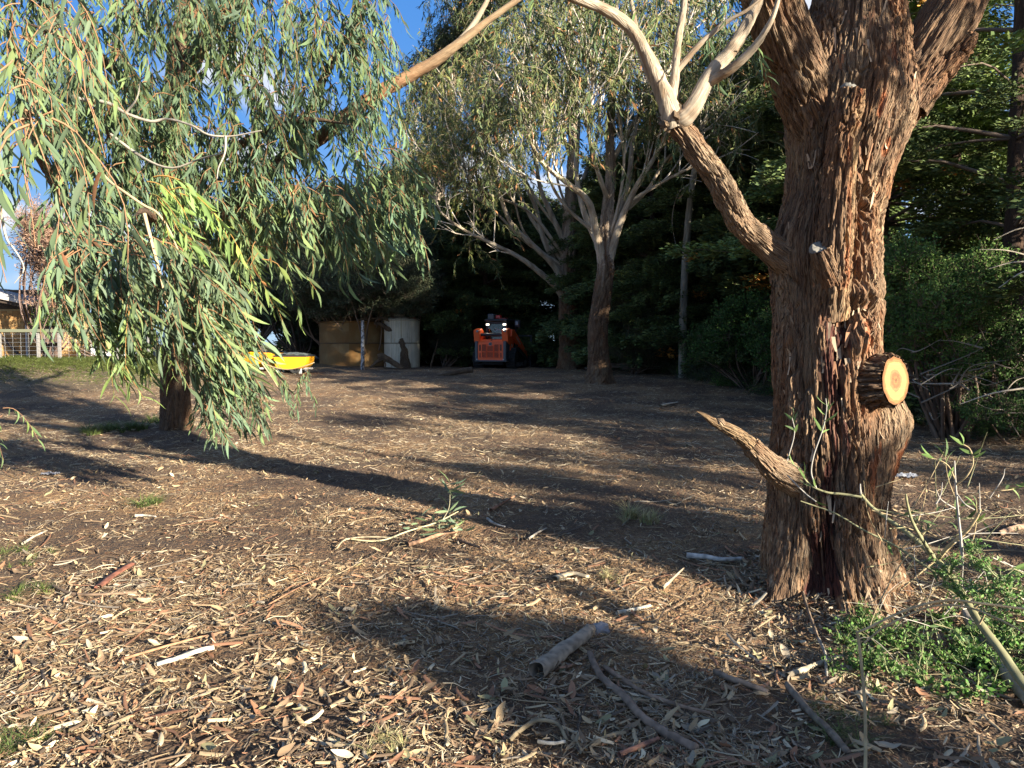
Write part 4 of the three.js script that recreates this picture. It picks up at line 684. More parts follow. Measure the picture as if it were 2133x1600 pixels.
darkTree('broad dark tree between the tanks and the orange loader', -4.2, 39, [[900, 640, 39, 80, 120, 2, 260, 2.4], [960, 560, 40, 90, 90, 2, 220, 2.5], [880, 500, 41, 70, 70, 2, 120, 2.6]], 822);
darkTree('broad dark tree standing right behind the orange loader', -0.6, 40, [[1030, 600, 40, 70, 90, 2, 220, 2.4], [1060, 500, 41, 80, 80, 2, 170, 2.6], [990, 690, 40, 40, 60, 1.5, 80, 2.2]], 823);
darkTree('broad dark tree beyond the two pale gums', 3.8, 40, [[1200, 560, 40, 100, 80, 2, 200, 2.6], [1320, 560, 39, 70, 120, 2, 230, 2.5], [1250, 680, 40, 70, 60, 2, 110, 2.4], [1300, 450, 41, 90, 70, 2, 130, 2.7]], 824);
darkTree('broad dark tree closing the belt behind the slim grey-white trunk', 8.6, 33, [[1420, 600, 33, 60, 140, 2, 200, 2.2], [1500, 520, 32, 70, 160, 2, 230, 2.2], [1570, 620, 30, 60, 120, 2, 240, 2.1], [1400, 440, 35, 60, 80, 2, 120, 2.3]], 825);
darkTree('broad dark tree deep in the belt behind the thick red-brown trunk', 14.5, 24, [[1640, 480, 25, 90, 260, 2, 140, 1.8], [1790, 640, 24, 100, 120, 2, 70, 1.8], [1560, 330, 27, 60, 120, 2, 130, 2.2]], 826);
darkTree('broad dark tree deep in the belt behind the green bush', 15, 18, [[1950, 720, 18, 140, 70, 1.6, 80, 1.4], [2100, 740, 17, 110, 80, 1.6, 80, 1.5]], 827);
// ============================================================ TANKS
{
  const wall = (seed, base, rust) => { const t = canvasTex(1024, 512, (g, w, h) => {
    const R = rng(seed); g.fillStyle = base; g.fillRect(0, 0, w, h);
    for (let i = 0; i < 260; i++) { g.globalAlpha = 0.02 + R() * 0.04; g.fillStyle = R() < 0.5 ? '#fff8e6' : '#5d5548'; const r = 8 + R() * 60; g.beginPath(); g.ellipse(R() * w, R() * h, r, r * 1.8, 0, 0, 7); g.fill(); }
    for (let i = 0; i < 240; i++) { const x = R() * w, y = R() * h * 0.8, l = 30 + R() * 240; g.globalAlpha = 0.06 + R() * 0.16; g.fillStyle = R() < rust ? '#8a5a22' : '#55524a'; g.fillRect(x, y, 1 + R() * 7, l); }
    for (let i = 0; i < 5000; i++) { g.globalAlpha = 0.25; g.fillStyle = R() < 0.5 ? '#302c26' : '#efe8d8'; g.fillRect(R() * w, R() * h, 1.2, 1.2); }
    g.globalAlpha = 1; }); return new THREE.MeshStandardMaterial({ map: t, roughness: 0.85 }); };
  function tank(name, label, px, D, halfPx, topPy, mat) {
    const b = at(px, 768, D), r = halfPx / F * D, y = H(b.x, b.z) - 0.05, h = at(px, topPy, D - r).y - y, tr = thing(name, label, 'tank', [b.x, y, b.z]);
    const band = (y0, y1, rad, nm, m = mat) => { const g = new THREE.LatheGeometry([[rad - 0.03, y0], [rad, y0 + 0.03], [rad, y1 - 0.03], [rad - 0.03, y1]].map((p) => new THREE.Vector2(...p)), 96); return mesh(nm, g, m, tr); };
    band(0, h * 0.52, r, 'lower_wall'); band(h * 0.525, h, r * 0.995, 'upper_wall');
    mesh('roof', new THREE.LatheGeometry([[0.01, h + 0.22], [r * 0.5, h + 0.16], [r * 1.02, h + 0.03], [r * 1.02, h - 0.04], [r * 0.9, h - 0.05]].map((p) => new THREE.Vector2(...p)), 96), mat, tr);
    const ring = new THREE.TorusGeometry(r + 0.008, 0.014, 6, 120).rotateX(Math.PI / 2).translate(0, h * 0.5225, 0); mesh('joint_band', ring, plain([0.05, 0.045, 0.04], 0.8), tr);
    mesh('hatch', new THREE.CylinderGeometry(0.3, 0.32, 0.10, 30).translate(-r * 0.2, h + 0.23, 0), mat, tr);
  }
  tank('water_tank', 'rust-brown stained round water tank behind the white post, under the tea-tree', 745, 35.2, 77, 670, wall(3, '#7f5a2c', 0.8));
  tank('water_tank', 'pale weathered concrete water tank beside the brown one, dappled with sun', 838, 33.6, 37, 666, wall(4, '#c9bfa6', 0.25));
  const p = ground(755, 770), post = thing('fence_post', 'thin white-flaked post in front of the brown tank', 'post', p), m = new MB();
  const h = at(755, 668, -p.z).y - p.y; tube(m, [[V(0, -0.1, 0), 0.075], [V(0.02, h * 0.5, 0), 0.07], [V(0.03, h, 0), 0.06]], { sides: 10, seg: 40, lump: 0.1, col: (t, a, q) => { const k = sstep(-0.1, 0.2, n3(q.x * 14, q.y * 9, q.z * 14)); return [lerp(0.12, 0.55, k), lerp(0.11, 0.53, k), lerp(0.10, 0.50, k)]; } });
  mesh('shaft', smoothGeo(m), twigMat, post); mesh('staple', new THREE.TorusGeometry(0.03, 0.006, 5, 12).translate(0.02, h * 0.55, 0.075), plain([0.3, 0.3, 0.3], 0.5, 0.8), post);
  // dead trunk and fallen forked log in front of the tanks
  const limbs = (name, label, cat, base, list, col) => { const t = thing(name, label, cat, base.clone()); for (const [nm, pts, r0, r1] of list) { const q = new MB(); tube(q, pts.map(([x, y, d], i) => [at(x, y, d).sub(base), lerp(r0, r1, i / (pts.length - 1))]), { sides: 12, seg: pts.length * 9, lump: 0.14, col }); mesh(nm, smoothGeo(q), roughBark, t); } return t; };
  const dry = (t, a, q) => { const k = 0.5 + 0.5 * n3(q.x * 6, q.y * 2, q.z * 6); return [lerp(0.20, 0.36, k), lerp(0.145, 0.28, k), lerp(0.10, 0.19, k)]; };
  const b1 = ground(842, 766), d1 = -b1.z;
  limbs('dead_tree', 'bare brown forked trunk leaning in front of the pale tank', 'tree', b1, [['trunk', [[846, 772, d1], [843, 755, d1], [839, 725, d1], [834, 700, d1], [825, 686, d1]], 0.30, 0.16], ['limb', [[836, 705, d1], [822, 690, d1], [806, 684, d1], [795, 676, d1], [780, 674, d1]], 0.16, 0.06], ['limb', [[838, 740, d1 + .1], [828, 705, d1 + .2], [819, 675, d1 + .2], [817, 650, d1 + .2], [822, 620, d1]], 0.12, 0.04], ['limb', [[818, 672, d1], [800, 664, d1], [770, 664, d1], [742, 666, d1]], 0.06, 0.03], ['limb', [[818, 662, d1], [842, 664, d1], [860, 662, d1], [874, 668, d1]], 0.05, 0.02], ['twig', [[858, 663, d1], [862, 650, d1], [860, 640, d1]], 0.02, 0.008], ['twig', [[862, 663, d1], [870, 652, d1]], 0.02, 0.008]], dry);
  const b2 = ground(812, 768), d2 = -b2.z;
  limbs('fallen_log', 'pale forked dead log resting against the brown tank', 'log', b2, [['trunk', [[838, 768, d2], [822, 757, d2], [806, 748, d2], [795, 742, d2], [788, 744, d2]], 0.11, 0.16], ['limb', [[798, 746, d2], [785, 754, d2], [772, 766, d2]], 0.09, 0.05], ['limb', [[800, 752, d2 - .1], [803, 760, d2 - .1], [801, 768, d2 - .1]], 0.04, 0.02]], (t, a, q) => dry(t, a, q).map((v) => v * 1.35));
  const b3 = ground(896, 765), d3 = -b3.z;
  limbs('dead_sapling', 'leaning grey dead stick standing between the pale tank and the loader', 'stick', b3, [['stem', [[896, 768, d3], [902, 745, d3], [908, 725, d3], [913, 706, d3]], 0.05, 0.02], ['twig', [[903, 742, d3], [909, 735, d3]], 0.02, 0.01]], (t, a, q) => dry(t, a, q).map((v) => v * 1.3));
  const b4 = ground(950, 783), d4 = -b4.z;
  limbs('fallen_log', 'straight dry log lying on bare earth in front of the loader', 'log', b4, [['trunk', [[905, 787, d4], [935, 779, d4], [965, 773, d4], [985, 770, d4]], 0.07, 0.11]], dry);
}
// ============================================================ ORANGE TRACK LOADER, seen from behind
{
  const g0 = ground(1022, 767), yaw = -20 * Math.PI / 180, D0 = -g0.z, t = thing('track_loader', 'orange and black compact track loader with two lit work lights, seen from behind', 'loader', [g0.x, g0.y + 0.02, g0.z], yaw);
  t.scale.setScalar(D0 / 31.6);
  const orange = plain([0.92, 0.135, 0.03], 0.4), dark = plain([0.022, 0.022, 0.024], 0.55), grey = plain([0.085, 0.09, 0.095], 0.5), black = plain([0.010, 0.010, 0.011], 0.75), rubber = plain([0.020, 0.019, 0.018], 0.9), steel = plain([0.20, 0.20, 0.20], 0.45, 0.7);
  const rb = (sx, sy, sz, x, y, z, r = 0.03) => new RoundedBoxGeometry(sx, sy, sz, 3, r).translate(x, y, z);
  const ext = (pts, depth, x, bev = 0.015) => { const s = new THREE.Shape(pts.map((p) => new THREE.Vector2(...p))); return new THREE.ExtrudeGeometry(s, { depth, bevelEnabled: bev > 0, bevelSize: bev, bevelThickness: bev, bevelSegments: 2 }).rotateY(Math.PI / 2).translate(x, 0, 0); };   // shape x -> -z
  // rear hood: z = 0 is the grille face, the machine runs towards -z
  const hood = mesh('hood', ext([[0, 0.34], [0, 1.04], [0.12, 1.17], [1.0, 1.24], [1.0, 0.34]], 1.14, -0.57, 0.03), orange, t);
  // six slatted openings with their frames
  for (const [x, w] of [[-0.29, 0.19], [0, 0.26], [0.29, 0.19]]) for (const [y, h] of [[0.56, 0.22], [x ? 0.86 : 0.83, x ? 0.30 : 0.22]]) {
    mesh('grille', rb(w, h, 0.03, x, y, 0.026, 0.006), plain([0.14, 0.018, 0.008], 0.6), t);
    for (let k = 0; k < 6; k++) mesh('slat', rb(w - 0.02, 0.014, 0.02, x, y - h / 2 + h * (k + 0.5) / 6, 0.046, 0.004), orange, t);
    for (const s of [-1, 1]) { mesh('grille_frame', rb(0.022, h + 0.045, 0.04, x + s * (w / 2 + 0.008), y, 0.045, 0.006), orange, t); mesh('grille_frame', rb(w + 0.01, 0.022, 0.04, x, y + s * (h / 2 + 0.012), 0.046, 0.006), orange, t); }
  }
  for (const s of [-1, 1]) { mesh('tail_light', rb(0.07, 0.26, 0.05, s * 0.49, 0.87, 0.03, 0.01), plain([0.10, 0.008, 0.006], 0.25), t); mesh('side_recess', rb(0.06, 0.2, 0.03, s * 0.49, 0.54, 0.03, 0.01), plain([0.3, 0.035, 0.01], 0.5), t); }
  mesh('badge', new THREE.CylinderGeometry(0.075, 0.08, 0.02, 24).rotateX(Math.PI / 2).translate(0, 1.03, 0.045), steel, t);
  const bt2 = new MB(); tube(bt2, [[V(-0.035, 0.99, 0.06), 0.012], [V(-0.03, 1.06, 0.06), 0.012], [V(0.0, 1.03, 0.06), 0.012], [V(0.035, 1.0, 0.06), 0.012], [V(0.03, 1.06, 0.06), 0.012]], { sides: 6, lump: 0 }); mesh('emblem', bt2.geo(), black, t);
  mesh('latch', rb(0.08, 0.05, 0.06, 0.0, 1.19, -0.12, 0.01), dark, t);
  // counterweight bars, bumper, belly
  for (const s of [-1, 1]) mesh('bumper_post', rb(0.14, 0.82, 0.5, s * 0.665, 0.75, -0.2, 0.03), grey, t);
  mesh('bumper', rb(1.5, 0.09, 0.35, 0, 0.30, -0.14, 0.03), grey, t);
  for (const s of [-1, 1]) mesh('bolt', new THREE.CylinderGeometry(0.03, 0.03, 0.04, 10).rotateX(Math.PI / 2).translate(s * 0.62, 0.36, 0.06), plain([0.5, 0.5, 0.5], 0.4, 0.3), t);
  mesh('chassis', rb(1.0, 0.5, 2.3, 0, 0.36, -1.35, 0.05), black, t);
  // lift-arm towers and cross tube
  for (const s of [-1, 1]) {
    mesh('lift_arm_tower', ext([[-0.02, 1.62], [0.28, 1.70], [0.62, 1.52], [0.70, 1.2], [0.34, 1.02], [0.06, 1.14]], 0.24, s * 0.66 - 0.12, 0.02), orange, t);
    mesh('pivot_pin', new THREE.CylinderGeometry(0.055, 0.055, 0.05, 16).rotateX(Math.PI / 2).translate(s * 0.66 + (s > 0 ? 0.02 : 0.05), 1.60, 0.03), steel, t);
    // lift arm: back tower forward and down to the tool
    mesh('lift_arm', ext([[0.35, 1.66], [0.62, 1.66], [1.6, 1.12], [2.35, 0.66], [2.6, 0.30], [2.42, 0.24], [2.12, 0.58], [1.45, 0.90], [0.62, 1.30], [0.30, 1.38]], 0.13, s * 0.80 - 0.065, 0.015), orange, t);
    const cyl = new MB(); tube(cyl, [[V(s * 0.80, 0.82, -0.75), 0.05], [V(s * 0.80, 1.0, -1.25), 0.05]], { sides: 12, lump: 0, straight: true }); tube(cyl, [[V(s * 0.80, 1.0, -1.25), 0.028], [V(s * 0.80, 1.12, -1.55), 0.028]], { sides: 10, lump: 0, straight: true }); mesh('lift_cylinder', cyl.geo(), dark, t);
    mesh('side_panel', ext([[0.45, 0.66], [0.52, 1.18], [0.95, 1.12], [0.72, 0.62]], 0.02, s * 0.735 - 0.01, 0.006), orange, t);
  }
  const tubeM = new MB(); tube(tubeM, [[V(-0.56, 1.44, -0.2), 0.07], [V(0.56, 1.44, -0.2), 0.07]], { sides: 18, lump: 0, straight: true }); mesh('cross_tube', tubeM.geo(), dark, t);
  // cab
  for (const [x, z] of [[-0.46, -0.75], [0.46, -0.75], [-0.46, -1.95], [0.46, -1.95]]) mesh('cab_pillar', rb(0.09, 1.15, 0.10, x, 1.52, z, 0.02), dark, t);
  mesh('cab_roof', rb(1.10, 0.12, 1.5, 0, 2.09, -1.35, 0.05), dark, t); mesh('cab_header', rb(0.9, 0.10, 0.06, 0, 1.98, -0.74, 0.02), dark, t);
  mesh('cab_floor', rb(0.95, 0.3, 1.3, 0, 1.0, -1.35, 0.04), black, t); mesh('seat', rb(0.5, 0.62, 0.14, 0, 1.42, -1.15, 0.05), plain([0.03, 0.03, 0.032], 0.8), t); mesh('seat', rb(0.5, 0.14, 0.45, 0, 1.16, -1.4, 0.05), plain([0.03, 0.03, 0.032], 0.8), t);
  const pane = new THREE.MeshPhysicalMaterial({ color: new THREE.Color(0.72, 0.78, 0.8), transmission: 1, roughness: 0.04, thickness: 0 });
  mesh('rear_window', rb(0.82, 0.86, 0.012, 0, 1.50, -0.745, 0.005), pane, t);
  for (const s of [-1, 1]) { mesh('side_screen', rb(0.012, 0.86, 1.06, s * 0.47, 1.52, -1.35, 0.004), pane, t); for (let k = 0; k < 4; k++) mesh('screen_bar', rb(0.016, 0.86, 0.016, s * 0.485, 1.52, -0.95 - k * 0.26, 0.004), black, t); }
  const decal = canvasTex(256, 128, (g, w, h) => { g.clearRect(0, 0, w, h); g.strokeStyle = g.fillStyle = '#b9c0c4'; g.lineWidth = 7; g.beginPath(); g.arc(60, 64, 34, 0.5, 5.9); g.stroke(); g.font = 'bold 44px sans-serif'; g.fillText('URTIS', 92, 80); });
  mesh('lettering', new THREE.PlaneGeometry(0.46, 0.23).translate(0.05, 1.66, -0.732), new THREE.MeshStandardMaterial({ map: decal, alphaMap: canvasAlpha(decal), transparent: true, roughness: 0.6 }), t);
  const armText = canvasTex(512, 128, (g, w, h) => { g.clearRect(0, 0, w, h); g.fillStyle = '#e9e4dc'; g.font = 'bold 104px sans-serif'; g.textBaseline = 'middle'; g.fillText('Kubota', 40, 66); });
  mesh('lettering', new THREE.PlaneGeometry(0.9, 0.22).rotateY(Math.PI / 2).rotateX(-0.50).translate(0.885, 1.17, -1.22), new THREE.MeshStandardMaterial({ map: armText, alphaMap: canvasAlpha(armText), transparent: true, roughness: 0.5 }), t);
  const numText = canvasTex(128, 128, (g, w, h) => { g.clearRect(0, 0, w, h); g.fillStyle = '#e9e4dc'; g.font = 'bold 92px sans-serif'; g.textAlign = 'center'; g.textBaseline = 'middle'; g.fillText('95', 64, 66); });
  mesh('lettering', new THREE.PlaneGeometry(0.24, 0.24).rotateY(Math.PI / 2).translate(0.757, 0.98, -0.64), new THREE.MeshStandardMaterial({ map: numText, alphaMap: canvasAlpha(numText), transparent: true, roughness: 0.5 }), t);
  mesh('air_unit', rb(0.30, 0.24, 0.36, -0.30, 2.26, -0.95, 0.03), grey, t); mesh('beacon', rb(0.24, 0.17, 0.24, 0.02, 2.24, -0.95, 0.05), plain([0.45, 0.03, 0.02], 0.35), t); mesh('intake', rb(0.34, 0.06, 0.3, 0.22, 2.17, -0.95, 0.02), plain([0.28, 0.04, 0.02], 0.6), t);
  mesh('mirror_box', rb(0.26, 0.34, 0.16, 0.72, 1.95, -1.5, 0.03), dark, t); mesh('sticker', rb(0.11, 0.16, 0.004, 0.70, 1.97, -1.414, 0.001), plain([0.45, 0.46, 0.48], 0.7), t);
  for (const s of [-1, 1]) {
    mesh('work_light', rb(0.17, 0.10, 0.08, s * 0.40, 1.90, -0.70, 0.015), black, t);
    mesh('work_light_lens', rb(0.145, 0.075, 0.02, s * 0.40, 1.90, -0.655, 0.006), new THREE.MeshStandardMaterial({ color: 0xffffff, emissive: new THREE.Color(1.0, 0.86, 0.66), emissiveIntensity: 1.1 }), t);
    const lamp = new THREE.SpotLight(new THREE.Color(1.0, 0.88, 0.68), 0.5, 0, 1.0, 0.8, 2); lamp.position.set(s * 0.40, 1.90, -0.60); lamp.target.position.set(s * 0.5, 0.6, 3); lamp.castShadow = true; lamp.name = 'work_light_lamp'; t.add(lamp, lamp.target);
  }
  // tracks: a belt round the sprocket and idlers, with lugs
  for (const s of [-1, 1]) {
    const prof = [[0.35, 0.42], [0.46, 0.70], [0.72, 0.80], [1.0, 0.72], [2.0, 0.36], [2.25, 0.28], [2.32, 0.15], [2.2, 0.03], [1.2, 0.0], [0.62, 0.0], [0.44, 0.10]], cv = new THREE.CatmullRomCurve3(prof.map(([z, y]) => V(s * 0.78, y, -z)), true, 'centripetal');
    const g = new MB(), nS = 110; for (let i = 0; i <= nS; i++) { const p = cv.getPointAt(i / nS % 1), T = cv.getTangentAt(i / nS % 1), O = V(0, T.z, -T.y); if (i === 0) g.sgn = Math.sign(O.dot(p.clone().sub(V(s * 0.78, 0.35, -1.2)))) || 1; O.multiplyScalar(g.sgn); for (const [w, h] of [[-0.22, -0.04], [-0.22, 0.02], [0.22, 0.02], [0.22, -0.04]]) g.v(p.clone().addScaledVector(O, h).add(V(w, 0, 0)), O, w, i * 0.06, [1, 1, 1]); }
    for (let i = 0; i < nS; i++) for (const k of [0, 1, 2]) { const a = i * 4 + k; g.quad(a, a + 4, a + 5, a + 1); }
    mesh('track_belt', smoothGeo(g), new THREE.MeshStandardMaterial({ color: new THREE.Color(0.02, 0.019, 0.018), roughness: 0.9, side: THREE.DoubleSide }), t);
    for (let i = 0; i < 44; i++) { const u = i / 44, p = cv.getPointAt(u), T = cv.getTangentAt(u), q = new THREE.Quaternion().setFromUnitVectors(V(0, 0, 1), T); const l = mesh('track_lug', lugGeo, rubber, t); l.position.copy(p); l.quaternion.copy(q); }
    for (const [z, y, r] of [[0.75, 0.50, 0.25], [2.05, 0.19, 0.16], [0.68, 0.16, 0.12], [1.0, 0.13, 0.10], [1.3, 0.13, 0.10], [1.6, 0.13, 0.10]]) mesh('track_wheel', new THREE.CylinderGeometry(r, r, 0.3, 24).rotateZ(Math.PI / 2).translate(s * 0.78, y, -z), z === 0.75 ? dark : grey, t);
    mesh('track_frame', ext([[0.55, 0.22], [0.62, 0.60], [0.95, 0.62], [2.05, 0.30], [2.0, 0.12], [0.6, 0.10]], 0.22, s * 0.78 - 0.11, 0.01), black, t);
    mesh('fender', ext([[0.55, 0.86], [0.95, 0.88], [2.05, 0.46], [2.0, 0.42], [0.95, 0.83], [0.55, 0.82]], 0.36, s * 0.79 - 0.18, 0.006), dark, t);
  }
  // forestry mulching head with its push frame
  mesh('mulcher_housing', ext([[2.45, 0.04], [2.42, 0.46], [2.7, 0.58], [3.25, 0.50], [3.3, 0.16], [3.1, 0.05]], 2.0, -1.0, 0.02), black, t);
  for (const s of [-1, 1]) { mesh('mulcher_side', ext([[2.40, 0.0], [2.38, 0.52], [2.72, 0.64], [3.3, 0.56], [3.36, 0.0]], 0.05, s * 1.03 - 0.025, 0.006), dark, t); mesh('push_frame', new THREE.BoxGeometry(0.06, 0.9, 0.06).rotateX(0.08).translate(s * 0.92, 0.98, -2.85), grey, t); }
  mesh('push_frame', rb(1.9, 0.07, 0.07, 0, 1.42, -2.89, 0.02), grey, t); mesh('mulcher_drum', new THREE.CylinderGeometry(0.19, 0.19, 1.9, 24).rotateZ(Math.PI / 2).translate(0, 0.22, -3.1), steel, t);
  mesh('hose', (() => { const h = new MB(); for (const x of [0.2, 0.3, 0.36]) tube(h, [[V(x, 1.0, -2.0), 0.02], [V(x + 0.1, 1.15, -2.3), 0.02], [V(x, 0.85, -2.6), 0.02], [V(x - 0.05, 0.6, -2.7), 0.02]], { sides: 8, lump: 0 }); return h.geo(); })(), black, t);
}
// ============================================================ YELLOW WHEELBARROWS
{
  const yellow = plain([0.72, 0.34, 0.012], 0.35), pale = plain([0.42, 0.42, 0.40], 0.7), tarp = plain([0.07, 0.085, 0.075], 0.8);
  const d = 26.5, b = at(555, 772, d); b.y = H(b.x, b.z);
  const hull = thing('wheelbarrow', 'yellow wheelbarrow with a deep rounded tray, half hidden by the gum leaves', 'wheelbarrow', b), m = new MB();
  const sec = (u) => { const w = 0.52 * Math.pow(Math.sin(Math.PI * clamp(0.12 + 0.80 * u, 0, 1)), 0.6), dep = 0.62 * Math.pow(Math.sin(Math.PI * clamp(0.05 + 0.78 * u)), 0.7) + 0.06; return [w, dep]; };
  const at2 = (x, y) => at(x, y, d).sub(b), y1 = at2(500, 735).y, x0 = at2(493, 740).x, x1 = at2(608, 740).x, NU = 40, NV = 24;
  for (let i = 0; i <= NU; i++) { const u = i / NU, [w, dep] = sec(u); for (let j = 0; j <= NV; j++) { const a = Math.PI * j / NV; m.v(V(lerp(x0, x1, u), y1 - 0.06 * u - dep * Math.pow(Math.sin(a), 0.8), -w * Math.cos(a)), V(0, -1, 0), u, j, [1, 1, 1]); } }
  for (let i = 0; i < NU; i++) for (let j = 0; j < NV; j++) { const a = i * (NV + 1) + j; m.quad(a, a + NV + 1, a + NV + 2, a + 1); }
  mesh('tray', smoothGeo(m), new THREE.MeshStandardMaterial({ color: yellow.color, roughness: 0.35, side: THREE.DoubleSide }), hull);
  const rim = new MB(); for (const s of [-1, 1]) { const pts = []; for (let i = 0; i <= 12; i++) { const u = i / 12, [w] = sec(u); pts.push([V(lerp(x0, x1, u), y1 - 0.06 * u + 0.01, s * w), 0.03]); } tube(rim, pts, { sides: 8, lump: 0, seg: 40 }); } mesh('rim', rim.geo(), yellow, hull);
  { for (const s of [-1, 1]) { const hd = new MB(); tube(hd, [[V(x1 - 0.2, y1 - 0.4, s * 0.25), 0.022], [V((x0 + x1) / 2, y1 - 0.42, s * 0.3), 0.022], [V(x0 - 0.02, y1 - 0.02, s * 0.32), 0.022], [V(x0 - 0.14, y1 + 0.02, s * 0.32), 0.03]], { sides: 8, lump: 0 }); mesh('handle', hd.geo(), pale, hull); } mesh('wheel', new THREE.TorusGeometry(0.15, 0.06, 10, 28).translate(x1 + 0.02, 0.2, 0), plain([0.02, 0.02, 0.02], 0.9), hull); }
  for (const x of [0.18, 0.82]) { const q = new MB(), X = lerp(x0, x1, x) - (x < 0.5 ? 0.25 : 0), top = y1 - (x < 0.5 ? 0.12 : 0.55); for (const z of [-0.3, 0.3]) tube(q, [[V(X, top, z), 0.045], [V(X + 0.06, -0.05, z * 1.4), 0.045]], { sides: 8, lump: 0, straight: true }); tube(q, [[V(X, top, -0.34), 0.04], [V(X, top, 0.34), 0.04]], { sides: 8, lump: 0, straight: true }); mesh('leg', q.geo(), pale, hull); }
  const b2 = at(605, 774, d - 0.8); b2.y = H(b2.x, b2.z); const A2 = (x, y) => at(x, y, d - 0.8).sub(b2), tub = thing('wheelbarrow', 'yellow wheelbarrow with a shallow dark-rimmed tray holding a grey load', 'wheelbarrow', b2);
  const X0 = A2(568, 0).x, X1 = A2(634, 0).x, T1 = A2(600, 744).y, B1 = A2(600, 766).y, w = X1 - X0;
  const sh = new THREE.Shape(); sh.moveTo(X0, T1); sh.lineTo(X1, T1); sh.quadraticCurveTo(X1 - 0.02, B1 + 0.1, X1 - w * 0.18, B1 + 0.02); sh.quadraticCurveTo(0, B1 - 0.05, X0 + w * 0.1, B1 + 0.02); sh.quadraticCurveTo(X0 + 0.01, B1 + 0.08, X0, T1);
  mesh('tray', new THREE.ExtrudeGeometry(sh, { depth: 0.9, bevelEnabled: true, bevelSize: 0.04, bevelThickness: 0.08, bevelSegments: 4, curveSegments: 20 }).translate(0, 0, -0.45), yellow, tub);
  mesh('rim', new RoundedBoxGeometry(w + 0.12, 0.05, 1.12, 3, 0.02).translate((X0 + X1) / 2, T1 + 0.045, 0), plain([0.03, 0.03, 0.03], 0.6), tub);
  const cv = new MB(); addGeo(cv, new THREE.PlaneGeometry(w, 1.0, 40, 16).rotateX(-Math.PI / 2)); for (let i = 0; i < cv.nv; i++) cv.p[i * 3 + 1] = 0.05 + 0.10 * Math.cos(cv.p[i * 3] / w * 2.6) * Math.cos(cv.p[i * 3 + 2] * 2.6) + 0.02 * n2(cv.p[i * 3] * 5, cv.p[i * 3 + 2] * 5);
  mesh('load', smoothGeo(cv).translate((X0 + X1) / 2, T1 + 0.02, 0), tarp, tub);
  for (const s of [-1, 1]) { mesh('wheel', new THREE.TorusGeometry(0.16, 0.055, 10, 26).translate(X0 + w * 0.62, 0.2, s * 0.42), plain([0.02, 0.02, 0.02], 0.9), tub); mesh('leg', new RoundedBoxGeometry(0.10, B1 + 0.05, 0.08, 2, 0.02).translate(X0 + w * 0.78, B1 / 2, s * 0.36), pale, tub); mesh('leg', new RoundedBoxGeometry(0.07, B1 + 0.05, 0.08, 2, 0.02).translate(X0 + w * 0.05, B1 / 2, s * 0.36), pale, tub); }
  mesh('axle', new RoundedBoxGeometry(1.9, 0.07, 0.08, 2, 0.02).translate((X0 + X1) / 2 - 0.3, 0.16, 0), pale, tub);
}
